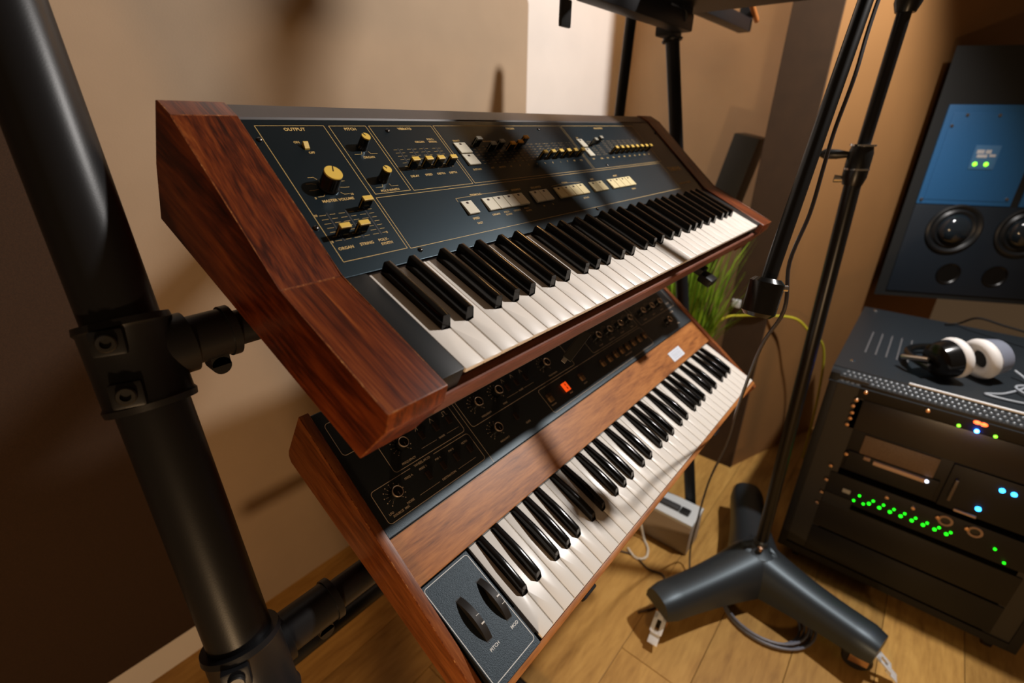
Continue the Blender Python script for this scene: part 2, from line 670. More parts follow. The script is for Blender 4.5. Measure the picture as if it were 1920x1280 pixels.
# controls
kb = lathe('knob', [(0.0109, 0), (0.0109, 0.0015), (0.0096, 0.003), (0.0093, 0.0175), (0.0088, 0.0182), (0, 0.0182)], BLKG, SA, 28)
kb.location, kb.rotation_euler = PA(19.5, 103.5), PROT


def knob_cap(parent, r, h, m, ang):
    c = lathe('knob_cap', [(r, 0), (r, 0.0009), (r * 0.95, 0.0014), (0, 0.0014)], m, parent, 28)
    c.location = (0, 0, h)
    bm = bmesh.new()
    add_box(bm, -0.0005, 0.0005, r * 0.15, r * 0.92, 0.00135, 0.0017)
    ln = bm_obj('pointer_line', bm, BLK, parent)
    ln.location = (0, 0, h)
    ln.rotation_euler = (0, 0, ang)
    return c


knob_cap(kb, 0.0092, 0.0182, YEL, math.radians(-22))
for (u, s) in ((89.5, 154.5), (87.3, 106.0)):
    k2 = lathe('knob', [(0.0062, 0), (0.0062, 0.001), (0.0054, 0.002), (0.0052, 0.0148), (0, 0.0150)], BLKG, SA, 24)
    k2.location, k2.rotation_euler = PA(u, s), PROT
    knob_cap(k2, 0.0052, 0.015, YEL, math.radians(28))
# power rocker
bm = bmesh.new()
vs = [(-2.6, -3.6, 0), (2.6, -3.6, 0), (2.6, 3.6, 0), (-2.6, 3.6, 0), (-2.6, -3.2, 1.6), (2.6, -3.2, 1.6), (2.6, 2.6, 5.0), (-2.6, 2.6, 5.0), (-2.6, 3.6, 4.6), (2.6, 3.6, 4.6)]
V_ = [bm.verts.new((a * MM, b * MM, c * MM)) for a, b, c in vs]
for f in ((0, 1, 2, 3), (0, 4, 5, 1), (4, 7, 6, 5), (7, 8, 9, 6), (8, 3, 2, 9), (0, 3, 8, 7, 4), (1, 5, 6, 9, 2)):
    bm.faces.new([V_[i] for i in f])
rk = bm_obj('power_switch', bm, YEL, SA)
rk.location, rk.rotation_euler = PA(23.5, 157.5), PROT

# sliders: slot, black lever body, coloured top with a line down the side
sb = bmesh.new()
add_box(sb, -5.6 * MM, 5.6 * MM, -2.8 * MM, 2.8 * MM, 1.0 * MM, 13.2 * MM, 0.0004)
slot_b = bmesh.new()
add_box(slot_b, -0.9 * MM, 0.9 * MM, -18 * MM, 18 * MM, -0.6 * MM, 0.12 * MM)
protos = {}


def slider(u, s, m, smid, width=1.0):
    if 'body' not in protos:
        o = protos['body'] = bm_obj('slider', sb, BLKG, SA)
        sl = protos['slot'] = bm_obj('slider_slot', slot_b, mat('slot_black', (0.002, 0.002, 0.002), 0.6), SA)
    else:
        o = inst(protos['body'], parent=SA)
        sl = inst(protos['slot'], parent=SA)
    o.location, o.rotation_euler = PA(u, s), PROT
    o.scale = (width, 1, 1)
    sl.location, sl.rotation_euler = PA(u, smid), PROT
    if ('cap', m.name) not in protos:
        bm = bmesh.new()
        add_box(bm, -5.7 * MM, 5.7 * MM, -2.9 * MM, 2.9 * MM, 13.0 * MM, 15.2 * MM, 0.0005)
        add_box(bm, -5.75 * MM, -5.55 * MM, -0.5 * MM, 0.5 * MM, 1.2 * MM, 13.4 * MM)
        c = protos[('cap', m.name)] = bm_obj('slider_cap', bm, m, o)
    else:
        c = inst(protos[('cap', m.name)], parent=o)


for u, s in ((-0.5, 43.5), (20.5, 43.3), (42.0, 71.8)):
    slider(u, s, YEL, 54)
for u in (137.5, 158.0, 177.2, 198.2):
    slider(u, 119.5, YEL, 133, 0.93)
for u, s, m in ((269, 149.5, GRY), (290.5, 139.5, GRY), (311.5, 143.2, GRY), (332, 138.6, ORG), (351.5, 141, ORG), (372.5, 149.5, ORG)):
    slider(u, s, m, 133, 0.86)
for u in (392, 413.2, 434.5, 456, 476, 498.5):
    slider(u, 118.8, YEL, 133, 0.86)
for u, s in ((565.5, 140.2), (588, 144.2)):
    slider(u, s, GRY, 133, 0.80)
for k in range(8):
    slider(614.5 + k * 20.3, 118.6, YEL, 133, 0.80)

# tab switches, with a small dark window each
tabm = {}


def tab(u0, u1, s0, s1, m):
    key = (round(u1 - u0, 1), round(s1 - s0, 1), m.name)
    if key not in tabm:
        w, l = (u1 - u0) / 2, (s1 - s0) / 2
        bm = bmesh.new()
        vs = [(-w, -l, 0), (w, -l, 0), (w, l, 0), (-w, l, 0), (-w, -l, 3.2), (w, -l, 3.2), (w, l, 1.6), (-w, l, 1.6)]
        V_ = [bm.verts.new((a * MM, b * MM, c * MM)) for a, b, c in vs]
        for f in ((0, 3, 2, 1), (4, 5, 6, 7), (0, 1, 5, 4), (1, 2, 6, 5), (2, 3, 7, 6), (3, 0, 4, 7)):
            bm.faces.new([V_[i] for i in f])
        bmesh.ops.bevel(bm, geom=bm.edges[:], offset=0.0005, segments=2, affect='EDGES')
        o = bm_obj('tab_switch', bm, m, SA, smooth=True)
        bm = bmesh.new()
        slope = math.atan2(-1.6, 2 * l)
        add_box(bm, -1.9 * MM, 1.9 * MM, (l - 5.2) * MM, (l - 2.4) * MM, 1.6 * MM, 2.15 * MM)
        bm_obj('indicator', bm, mat('dark_red_lens', (0.03, 0.006, 0.004), 0.3), o)
        tabm[key] = o
    else:
        o = copy_tree(tabm[key], SA)
    o.location, o.rotation_euler = PA((u0 + u1) / 2, (s0 + s1) / 2), PROT


tab(172.0, 190.6, 39.5, 60.5, TABM)
for a, b, n, m in ((208.8, 290.4, 4, TABM), (307.5, 348.7, 2, TABM), (365.5, 446.4, 4, TABY), (463.8, 506.4, 2, TABY), (522.5, 605.5, 4, TABY)):
    w = (b - a) / n
    for k in range(n):
        tab(a + k * w + 0.25, a + k * w + w - 0.25, 39.5, 60.5, m)
tab(231.6, 253.6, 136.0, 156.0, TABM)
tab(231.6, 253.6, 115.2, 135.2, TABM)
tab(530.0, 546.6, 135.0, 155.0, TABM)
tab(530.0, 546.6, 113.6, 133.6, TABM)
# panel screws
scp = None
for u, s in ((-19, 169), (-20, 56), (141, 179.4), (444.5, 180), (74, 8.2), (434.7, 8.4), (563.5, 91.3), (866, 166)):
    if scp is None:
        scp = o = lathe('screw', [(0.0030, 0), (0.0030, 0.0006), (0.0022, 0.0016), (0.0009, 0.0019), (0.0008, 0.0012), (0, 0.0012)], mat('dark_screw', (0.08, 0.075, 0.07), 0.25, metal=0.9), SA, 16)
    else:
        o = inst(scp, parent=SA)
    o.location, o.rotation_euler = PA(u, s), PROT

p = Print()
p.rbox(-15, 60.2, 13.8, 188, 0, 0.55)
p.rbox(66.3, 114.2, 87.3, 187.6, 0, 0.55)
p.rbox(118.6, 215.6, 86.4, 187.6, 0, 0.55)
p.rbox(219.8, 512, 86.6, 187.9, 0, 0.55)
p.rbox(516.5, 782, 86.4, 187.9, 0, 0.55)
p.rbox(64, 770, 12.6, 82.4, 0, 0.55)
for t, u, s, z in (('OUTPUT', 24.3, 182.6, 6.0), ('PITCH', 91, 182.6, 5.6), ('VIBRATO', 169, 182.5, 5.2), ('ORGAN', 373.5, 182.0, 5.4), ('POLY-SYNTH', 636, 181.5, 5.2),
                   ('ON', 17.0, 164.5, 4.0), ('OFF', 26.2, 149.6, 4.0), ('MASTER VOLUME', 20.8, 85.6, 4.6),
                   ('ORGAN', -3.6, 28.4, 4.6), ('STRING', 20.1, 28.9, 4.6), ('POLY-', 40.2, 29.6, 4.4), ('SYNTH', 41.6, 24.6, 4.4),
                   ('ORGAN', 90.2, 139.3, 4.2), ('POLY-SYNTH', 88.1, 90.5, 4.2),
                   ('DELAY', 134.2, 106.7, 4.2), ('SPEED', 155.9, 107.1, 4.2), ('DEPTH', 176, 107.1, 4.2), ('DEPTH', 196.2, 107, 4.2),
                   ('ORGAN', 178, 160, 4.2), ('POLY-', 198.2, 164.2, 4.2), ('SYNTH', 199.5, 159.6, 4.2),
                   ('10', -13.0, 69.8, 3.6), ('0', -13.0, 37.5, 3.6), ('0', 49.5, 37.5, 3.6), ('0', -1.5, 90.6, 3.6), ('10', 39.5, 91.0, 3.6),
                   ('TREMOLO', 206.6, 68.4, 4.4), ('ENSEMBLE', 285.7, 67.2, 4.4), ('BRILLIANCE', 330, 66.5, 4.4), ('SPEED', 180, 33.7, 4.2), ('FAST', 181, 26.0, 4.2),
                   ('ORGAN', 217, 34, 4.0), ('POLY-', 238, 34.5, 3.8), ('SYNTH', 239, 30.2, 3.8), ('ORGAN', 259, 34, 4.0), ('POLY-', 280, 34.5, 3.8), ('SYNTH', 281, 30.2, 3.8),
                   ('STRING', 404, 67, 4.4), ('BASS', 484, 66.4, 4.4), ('PRESET', 562, 66.5, 4.4), ('16', 318, 33, 4.0), ('8', 340, 33, 4.0), ('ATTACK', 430, 33, 4.0), ('TOUCH', 590, 33, 4.0),
                   ('SELECT', 242, 160.4, 4.0), ('SUSTAIN', 242, 108.6, 4.0), ('ATTACK', 290, 162.5, 4.0), ('PERCUSSION', 302, 157.4, 3.4),
                   ('ATT', 273, 108.8, 3.8), ('LENGTH', 293, 108.8, 3.8), ('ON', 538, 159, 4.0), ('OFF', 538, 108.5, 4.0)):
    p.text(t, u, s, z)
for i, t in enumerate(("16'", "8'", "5", "4'", "2", "2'", "1", "1'", "BR", "VOL")):
    p.text(t, 312 + i * 20.6, 108.6, 4.0)
for i, t in enumerate(('LEVEL', 'FILT', 'RES', 'ATT', 'DEC', 'SUS', 'REL', 'ATT', 'DEC', 'VOL')):
    p.text(t, 566 + i * 21, 108.2, 3.8)
# scale ticks
for u0 in (-0.5, 20.5, 42.0):
    for k in range(7):
        s = 38 + k * 5.2
        p.line((u0 - 9, s), (u0 - 2.2, s), 0.35)
        p.line((u0 + 2.2, s), (u0 + 8, s), 0.35)
for us in ((137.5, 158.0, 177.2, 198.2), (269, 290.5, 311.5, 332, 351.5, 372.5, 392, 413.2, 434.5, 456, 476, 498.5), (565.5, 588) + tuple(614.5 + k * 20.3 for k in range(8))):
    for u0 in us:
        for k in range(7):
            s = 117.5 + k * 5.2
            p.line((u0 - 7.5, s), (u0 - 2.0, s), 0.3)
            p.line((u0 + 2.0, s), (u0 + 6.5, s), 0.3)
for a in (-135, -100, -70, -35, 35, 70, 100, 135):
    q = math.radians(90 + a)
    c, s_ = math.cos(q), math.sin(q)
    p.path([(19.5 + 12.5 * c, 103.5 + 12.5 * s_), (19.5 + 16.5 * c, 103.5 + 16.5 * s_), (19.5 + 16.5 * c + math.copysign(6, c), 103.5 + 16.5 * s_)], 0.4)
for u, s in ((89.5, 154.5), (87.3, 106.0)):
    for sg in (-1, 1):
        p.path([(u + sg * 4.5, s - 6.5), (u + sg * 6, s - 10), (u + sg * 15, s - 10)], 0.4)
p.path([(170, 61.5), (170, 66.8), (198, 67.2)], 0.4)
p.path([(216, 68.0), (270, 67.6)], 0.4)
p.path([(366, 64), (396, 66), ], 0.4)
p.path([(412, 66.3), (446, 64)], 0.4)
p.build('panel_lettering', GOLD, SA, PA(0, 0, 0.15), PROT)['label'] = 'gold printed lettering and frame lines'
p = Print()
p.text('YAMAHA', 815, 62.5, 17.5, 0.86)
p.text('SYMPHONIC ENSEMBLE', 812, 23.6, 5.6, 1.0)
p.build('brand_lettering', mat('brand_gold', (0.62, 0.36, 0.06), 0.4), SA, PA(0, 0, 0.15), PROT)['label'] = 'gold maker lettering at the right end of the panel'

# ------------------------------------------------------------------ lower keyboard
SB = empty('lower_synthesizer', (0.32339, 0.21525, H - 0.56601), (0.453619, 0, 0))
tag(SB, 'walnut-cased synthesizer with black knob panel and pitch wheels on the lower tier', 'synthesizer')
tb = math.tan(math.radians(10.9))
top = lambda v: 14.7 + (v - 132) * tb
profB = [(-16, top(-16)), (384.5, 63.2), (397.4, -30), (396, -40), (389, -47.5), (0, -58.5), (-14, -57)]
for u0, u1 in ((-98, -84.8), (850.5, 863.7)):
    c = prism_x('wooden_side', [(a * MM, b * MM) for a, b in profB], u0 * MM, u1 * MM, WALN_Y, SB, bev=0.0012, edge=WORN)
    c['label'] = 'walnut side board'
bodyB = [(-2, -14), (136, -14), (137, 8), (201, 19), (383, 56), (395, -38), (388, -46), (0, -56), (-2, -54)]
prism_x('case_body', [(a * MM, b * MM) for a, b in bodyB], -84.8 * MM, 850.5 * MM, BLK, SB)
angB = math.radians(10.9)
PBO = Vector((0, 0.2009, 0.024))
BROT = (angB, 0, 0)


def PB(u, s, h=0.0):
    return (u * MM, PBO.y + (s * math.cos(angB) - h * math.sin(angB)) * MM, PBO.z + (s * math.sin(angB) + h * math.cos(angB)) * MM)


bm = bmesh.new()
add_box(bm, -84.5 * MM, 850.2 * MM, -65.5 * MM, -1.2 * MM, -9 * MM, -1.5 * MM, 0.0009)
o = bm_obj('wooden_fascia', bm, WALN_X, SB)
o.location, o.rotation_euler = PB(0, 0), BROT
bm = bmesh.new()
add_box(bm, -84.3 * MM, 850 * MM, 0, 184 * MM, -3.5 * MM, 0, 0.0012)
o = bm_obj('control_panel', bm, PAN_B, SB)
o.location, o.rotation_euler = PB(0, 0), BROT
prism_x('front_rail', [(-8 * MM, -3.5 * MM), (-0.8 * MM, -2.5 * MM), (-0.8 * MM, -54 * MM), (-9 * MM, -54 * MM)], -84.8 * MM, 850.5 * MM, WALN_X, SB, bev=0.0008)
build_keys(SB, [14.8, 43.8, 85.8, 112.8, 139.0], 11.2, 136.5, 48.2, IVORY_B, 11.4, 11, True)
# wheel plate with lens-shaped wheel openings
bm = bmesh.new()
add_box(bm, -82.3 * MM, -7 * MM, -1 * MM, 136 * MM, 0.2 * MM, 4.2 * MM, 0.0006)
bm_obj('wheel_plate', bm, mat('plate_grey_crinkle', (0.018, 0.024, 0.031), 0.45, spec=0.45, tint=(0.75, 0.9, 1.0), var=0.2, vscale=700, bump=0.4, bscale=900), SB)
box('plate_base', -82.3 * MM, -7 * MM, -1 * MM, 136 * MM, -14 * MM, 0.1 * MM, BLK, SB)
for uc, mk in ((-53.7, 60.5), (-18.8, 69.5)):
    R_ = 46.0
    bm = bmesh.new()
    add_box(bm, (uc - 4.6) * MM, (uc + 4.6) * MM, 41.6 * MM, 99.6 * MM, 3.0 * MM, 4.35 * MM)
    wslot = bm_obj('wheel_slot', bm, mat('slot_black', (0.002, 0.002, 0.002), 0.6), SB)
    bm = bmesh.new()
    ctr = (70.6, 14.0 - R_)
    half = math.degrees(math.acos((R_ - 11.0) / R_))
    nseg = 28
    for sgn in (0,):
        L_, Rr = [], []
        for k in range(nseg + 1):
            a = math.radians(-half + 2 * half * k / nseg)
            yy, zz = ctr[0] + R_ * math.sin(a), ctr[1] + R_ * math.cos(a)
            L_.append(bm.verts.new(((uc - 4.3) * MM, yy * MM, (zz - 0.5) * MM)))
            Rr.append(bm.verts.new(((uc + 4.3) * MM, yy * MM, zz * MM)))
        for k in range(nseg):
            bm.faces.new((L_[k], Rr[k], Rr[k + 1], L_[k + 1]))
        bm.faces.new(L_)
        bm.faces.new(Rr[::-1])
    wh = bm_obj('bend_wheel', bm, mat('wheel_rubber', (0.016, 0.013, 0.011), 0.5), SB, smooth=True)
    bm = bmesh.new()
    for vv, ww in ((mk, 0.9), (mk + (10.5 if uc < -30 else -10.0), 0.3)):
        zz = ctr[1] + math.sqrt(R_ ** 2 - (vv - ctr[0]) ** 2)
        sl = -math.atan2(vv - ctr[0], zz - ctr[1])
        add_box(bm, -0.2 * MM, 4.35 * MM, -ww * MM, ww * MM, 0, 0.35 * MM, 0,
                Matrix.Translation((uc * MM, vv * MM, zz * MM)) @ Matrix.Rotation(sl, 4, 'X'))
    bm_obj('index_mark', bm, WHITEP, wh)
p = Print()
p.rbox(-80.6, -9.6, 6.5, 132.2, 4, 0.9)
p.text('PITCH', -53.7, 33.5, 5.2)
p.text('MOD', -18.8, 33.5, 5.2)
p.build('plate_lettering', WHITEP, SB, (0, 0, 4.35 * MM), (0, 0, 0))

# knobs of the lower panel
kn = None


def knobB(u, s, ang=0.0):
    global kn
    if kn is None:
        kn = lathe('knob', [(0.0086, 0), (0.0086, 0.0015), (0.0076, 0.004), (0.0072, 0.0125), (0.0066, 0.0130), (0.0, 0.0130)], BLKG, SB, 24)
        r = lathe('knob_ring', [(0.0073, 0.0112), (0.0075, 0.0122), (0.0073, 0.0134), (0.0068, 0.0138), (0.0064, 0.0136), (0.0063, 0.0129)], mat('ring_warm_metal', (0.95, 0.74, 0.58), 0.32, metal=0.9), kn, 24)
        bm = bmesh.new()
        add_box(bm, -0.0004, 0.0004, -0.0055, 0.0, 0.01295, 0.0133)
        bm_obj('pointer_line', bm, STEEL, kn)
        o = kn
    else:
        o = copy_tree(kn, SB)
    o.location = PB(u, s)
    o.rotation_euler = (angB, 0, 0)


KN = [(-3.5, 92), (-48, 41), (139, 89), (186, 89.5), (140.5, 39.5), (316, 90), (490, 85.5), (534, 84.5), (579, 84.3), (622, 84.6), (686, 83.3), (731, 83), (774, 82.8), (751, 32),
      (-40, 141), (0, 141), (40, 141), (139, 141), (186, 141), (316, 141), (370, 141), (490, 138), (534, 138), (579, 138), (622, 138), (686, 136), (731, 136), (774, 136), (815, 136)]
for u, s in KN:
    knobB(u, s)
# push switches
sw = None
swl = [(5.5, 38), (32, 38), (57, 38), (83, 38), (31, 90), (57, 90), (82, 90), (190, 40), (213, 88), (236, 88), (260, 88), (70, 141), (92, 141), (230, 141), (260, 141)]
bt = [274.5, 376, 453.5, 480, 506, 530.5, 556, 582.5, 609, 635.5]
SWB = mat('switch_brown', (0.075, 0.042, 0.024), 0.4)
for (u, s) in swl:
    if sw is None:
        bm = bmesh.new()
        add_box(bm, -0.003, 0.003, -0.006, 0.006, 0, 0.0035, 0.0005)
        sw = o = bm_obj('rocker_switch', bm, mat('switch_dark', (0.018, 0.010, 0.007), 0.4), SB)
    else:
        o = inst(sw, parent=SB)
    o.location, o.rotation_euler = PB(u, s), BROT
bp_ = None
for u in bt:
    if bp_ is None:
        bm = bmesh.new()
        add_box(bm, -0.0045, 0.0045, -0.0075, 0.0075, 0, 0.0045, 0.0006)
        bp_ = o = bm_obj('push_button', bm, mat('button_brown', (0.20, 0.115, 0.055), 0.4), SB)
        bm = bmesh.new()
        add_box(bm, -0.0046, 0.0046, 0.001, 0.0076, 0.0001, 0.0055, 0.0004)
        bm_obj('button_lens', bm, mat('button_dark', (0.05, 0.028, 0.018), 0.3), o)
    else:
        o = copy_tree(bp_, SB)
    o.location, o.rotation_euler = PB(u if u > 300 else u + 1.5, 34.6), BROT
bm = bmesh.new()
add_box(bm, -0.0065, 0.0065, -0.0085, 0.0085, 0, 0.003, 0.0005)
dsp = bm_obj('led_display', bm, mat('display_orange', (0.5, 0.06, 0.01), 0.3, emit=(1.0, 0.085, 0.008), estr=0.9), SB)
dsp.location, dsp.rotation_euler = PB(325.7, 35.5), BROT
dsp['label'] = 'glowing orange display window'
p = Print()
p.text('8', 0, 3.5, 7)
p.text('8', 0, -3.5, 7)
pd = p.build('display_segments', mat('segments', (0.12, 0.01, 0.004), 0.4), dsp, (0, 0, 0.00315), (0, 0, 0))

p = Print()
p.rbox(-75.8, 96, 116, 165, 5, 0.8)
p.rbox(-31.6, 95.6, 63.6, 111, 5, 0.8)
p.rbox(-73.8, 96.2, 13, 59, 5, 0.8, skip=(-10.8, 30))
p.line((104, 2), (104, 176), 0.7)
p.rbox(109.6, 386.4, 61.4, 111, 5, 0.8)
p.rbox(109.6, 386.4, 116, 165, 5, 0.8)
p.rbox(264, 645.5, 8.6, 56.2, 5, 0.8)
p.rbox(452, 643.5, 60.6, 165, 5, 0.8)
p.rbox(655, 836.5, 57, 165, 5, 0.8)
for t, u, s, z in (('WHEEL-MOD', 9.5, 58.4, 4.6), ('FREQ A', -19.0, 50.6, 4.0), ('FREQ B', 5.5, 50.8, 4.0), ('PW A', 31.9, 50.3, 4.0), ('PW B', 56.6, 50.4, 4.0), ('FILTER', 82.6, 49.8, 4.0),
                   ('DESTINATION', 31.5, 22.4, 3.9), ('SOURCE  MIX', -52, 19.0, 4.1), ('LFO', -64.5, 23.6, 4.0), ('NOISE', -35.0, 23.0, 4.0), ('FREQUENCY', -5.5, 68.8, 4.0), ('SHAPE', 57.4, 73.7, 3.8),
                   ('FREQUENCY', 146, 67.5, 3.8), ('SYNC', 190, 67.5, 3.8), ('SHAPE', 236, 73.0, 3.8), ('PULSE WIDTH', 322, 67.5, 3.8), ('GLIDE', 205, 22, 4.0),
                   ('FREQUENCY', 146, 20, 3.6), ('RECORD', 277, 21.5, 3.4), ('BANK', 330, 21.5, 3.4), ('GROUP', 377, 21.5, 3.4), ('PROGRAM SELECT', 545, 20.5, 3.6),
                   ('CUTOFF', 490, 66.5, 3.8), ('RESONANCE', 534, 66.5, 3.6), ('ENV AMT', 579, 66.5, 3.6), ('FILTER', 622, 66.5, 3.6),
                   ('ATTACK', 686, 64, 3.8), ('DECAY', 731, 64, 3.8), ('SUSTAIN', 774, 64, 3.8), ('RELEASE', 815, 70, 4.4), ('VOLUME', 800, 46, 5.0), ('TUNE', 790, 14, 5.0)):
    p.text(t, u, s, z)
p.path([(-19.7, 22.6), (14, 22.6)], 0.45)
p.path([(49, 22.6), (83.4, 22.6)], 0.45)
p.path([(20, 73.8), (47, 73.8)], 0.45)
p.path([(67, 73.8), (90, 73.8)], 0.45)
p.path([(27, 99), (31, 105), (31, 99)], 0.7)
p.path([(54, 99), (57.2, 105.5), (60.5, 99)], 0.7)
p.path([(77, 99), (80, 99), (80, 105), (84.5, 105), (84.5, 99), (87, 99)], 0.7)
for q in (213, 236, 260):
    p.path([(q - 3, 99), (q, 105), (q + 3, 99)], 0.6)
p.path([(200, 73), (228, 73)], 0.45)
p.path([(244, 73), (270, 73)], 0.45)
for u, s in KN:
    for k in range(11):
        a = math.radians(225 - 27 * k)
        p.dot(u + 14.5 * math.cos(a), s + 14.5 * math.sin(a), 0.8)
        p.line((u + 8.6 * math.cos(a), s + 8.6 * math.sin(a)), (u + 12.2 * math.cos(a), s + 12.2 * math.sin(a)), 0.3)
p.build('panel_lettering', TAN, SB, PB(0, 0, 0.16), BROT)['label'] = 'pale printed lettering, dial marks and rounded frame lines'
bm = bmesh.new()
add_box(bm, -29 * MM, 29 * MM, -12 * MM, 12 * MM, 0, 1.2 * MM, 0.0005)
st = bm_obj('name_plate', bm, mat('plate_white', (0.72, 0.76, 0.84), 0.4), SB)
st.location, st.rotation_euler = PB(690, -40.5, -1.4), BROT
st['label'] = 'small white plate on the wooden fascia'
p = Print()
p.rbox(-20, 20, -7, 7, 1, 0.5)
for i in range(5):
    p.line((-14 + i * 7, -4), (-14 + i * 7, 4), 1.1)
p.build('plate_print', mat('plate_grey_print', (0.22, 0.23, 0.27), 0.5), st, (0, 0, 1.25 * MM), (0, 0, 0))

# ================================================================== keyboard stand
ST = empty('keyboard_stand', (0.05, 0.12, 0))
tag(ST, 'black tubular keyboard stand with thick slanted post and clamped crossbars', 'stand')


def wl(o, root):
    """parent keeping world coordinates used while modelling"""
    o.parent = root
    o.matrix_parent_inverse = Matrix.Translation(root.location).inverted()
    return o


d = Vector((0.033, 0.342, 0.939)).normalized()
p0 = Vector((0.0878, 0.5291, H - 0.2112))
s_floor = -(p0.z - 0.03) / d.z
wl(tube('slanted_post', [p0 + d * s_floor, p0 + d * 0.75], 0.0305, BLKM, n=40), ST)
pf = p0 + d * s_floor
wl(lathe('rubber_foot', [(0.0, 0), (0.045, 0), (0.045, 0.02), (0.036, 0.05), (0.0, 0.05)], BLK, n=24), ST).location = Vector((pf.x, pf.y, 0)) + Vector((0, 0, 0))


def clamp(cp, axis_post, yb, zb, xend, sleeve):
    """split collar on the post with a socket for the crossbar"""
    M = Matrix.Translation(cp) @ axis_post.to_track_quat('Z', 'X').to_matrix().to_4x4()
    bm = bmesh.new()
    add_lathe(bm, [(0.0308, -0.042), (0.0375, -0.042), (0.0385, -0.036), (0.0365, -0.033), (0.0365, 0.033), (0.0385, 0.036), (0.0375, 0.042), (0.0308, 0.042)], 40, M)
    # socket for the crossbar
    add_tube(bm, [(cp.x + 0.02, yb, zb), (cp.x + 0.045, yb, zb)], 0.0300, 32)
    add_tube(bm, [(cp.x + 0.045, yb, zb), (cp.x + sleeve, yb, zb)], 0.0245, 32)
    add_tube(bm, [(cp.x + sleeve - 0.004, yb, zb), (cp.x + sleeve + 0.004, yb, zb)], 0.0265, 32)
    c = wl(bm_obj('clamp', bm, BLKM, smooth=True), ST)
    # bolt lugs, facing the player's side
    toward = Vector((-0.62, -0.78, 0.0))
    toward = (toward - axis_post * toward.dot(axis_post)).normalized()
    side = axis_post.cross(toward)
    for k in (-1, 1):
        q = cp + axis_post * (0.0235 * k) + toward * 0.037 + side * 0.006
        nrm = (toward * 0.7 + Vector((0, -1, 0.25)) * 0.7).normalized()
        Mq = Matrix.Translation(q) @ nrm.to_track_quat('Z', 'Y').to_matrix().to_4x4()
        bm = bmesh.new()
        add_box(bm, -0.0125, 0.0125, -0.0115, 0.0115, -0.012, 0.006, 0.003, Mq)
        lug = wl(bm_obj('lug', bm, BLKM, smooth=True), ST)
        bm = bmesh.new()
        add_lathe(bm, [(0.0078, 0.005), (0.0078, 0.0105), (0.0068, 0.0115), (0.0042, 0.0115), (0.0040, 0.0080), (0, 0.0080)], 20, Mq)
        wl(bm_obj('bolt', bm, mat('bolt_black', (0.03, 0.028, 0.026), 0.45, metal=0.6), smooth=True), ST)
    # small ear under the socket
    q = Vector((cp.x + sleeve - 0.018, yb - 0.004, zb - 0.030))
    bm = bmesh.new()
    add_tube(bm, [(q.x - 0.0, q.y - 0.010, q.z), (q.x, q.y + 0.010, q.z)], 0.0095, 20)
    add_box(bm, q.x - 0.009, q.x + 0.009, q.y - 0.010, q.y + 0.010, q.z, q.z + 0.014)
    wl(bm_obj('lug', bm, BLKM, smooth=True), ST)
    wl(tube('crossbar', [(cp.x + 0.03, yb, zb), (xend, yb, zb)], 0.0188, BLKM, n=28), ST)


clamp(p0, d, 0.531, H - 0.2050, 1.16, 0.083)
c2 = p0 + d * ((H - 0.530 - p0.z) / d.z)
clamp(c2, d, 0.4400, H - 0.5475, 1.16, 0.105)
# floor-level brace behind, and the hidden right-hand leg that carries the bars
wl(tube('brace_tube', [(0.10, 0.690, H - 0.928), (1.10, 0.690, H - 0.928)], 0.0165, BLKM, n=20), ST)
wl(tube('rear_leg', [(0.62, 0.69, 0.02), (0.62, 0.69, H - 0.42), (0.62, 0.53, H - 0.215)], 0.016, BLKM, n=20), ST)
wl(tube('rear_strut', [(0.62, 0.69, H - 0.56), (0.62, 0.4378, H - 0.555)], 0.013, BLKM, n=20), ST)
wl(tube('brace_tube', [(0.62, 0.69, 0.02), (0.62, 0.30, 0.02)], 0.016, BLKM, n=16), ST)
# padded rests under the two instruments
for x, yb, zb, an, ln in ((0.36, 0.531, H - 0.2035, 0.4098, 0.30), (0.98, 0.531, H - 0.2035, 0.4098, 0.30)):
    bm = bmesh.new()
    M = Matrix.Translation((x, yb, zb + 0.018)) @ Matrix.Rotation(an, 4, 'X')
    add_box(bm, -0.016, 0.016, -0.235 if x > 0.5 else -0.14, 0.10, -0.002, 0.013, 0.003, M)
    if x > 0.5:
        add_box(bm, -0.018, 0.018, -0.262, -0.232, -0.012, 0.006, 0.006, M)
    wl(bm_obj('support_arm', bm, BLKM, smooth=True), ST)
for x, yb, zb, an in ((0.455, 0.4378, H - 0.544, 0.4536), (0.98, 0.4378, H - 0.544, 0.4536)):
    bm = bmesh.new()
    M = Matrix.Translation((x, yb, zb + 0.018)) @ Matrix.Rotation(an, 4, 'X')
    add_box(bm, -0.016, 0.016, -0.235, 0.10, -0.002, 0.010, 0.003, M)
    wl(bm_obj('support_arm', bm, BLKM, smooth=True), ST)

# ================================================================== tray stand behind the right end
TS = empty('tray_stand', (1.45, 0.60, 0))
tag(TS, 'thin black pole stand with a flat tray above the right end of the keyboards', 'stand')
wl(tube('front_pole', [(1.45, 0.348, 0.02), (1.45, 0.690, H + 0.365)], 0.0185, BLKM, n=28), TS)
wl(tube('rear_pole', [(1.45, 0.845, 0.02), (1.45, 0.783, H + 0.378)], 0.0155, BLKM, n=28), TS)
wl(tube('foot_bar', [(1.50, 0.34, 0.02), (1.50, 0.86, 0.02)], 0.016, BLKM, n=16), TS)
wl(tube('pole_joint', [(1.45, 0.690, H + 0.365), (1.45, 0.783, H + 0.378)], 0.016, BLKM, n=16), TS)
bm = bmesh.new()
dd = Vector((0, 0.342, H + 0.345)).normalized()
cq = Vector((1.45, 0.663, H + 0.228))
add_tube(bm, [cq - dd * 0.03, cq - dd * 0.026, cq - dd * 0.026, cq + dd * 0.05], [0.026, 0.028, 0.024, 0.024], 28)
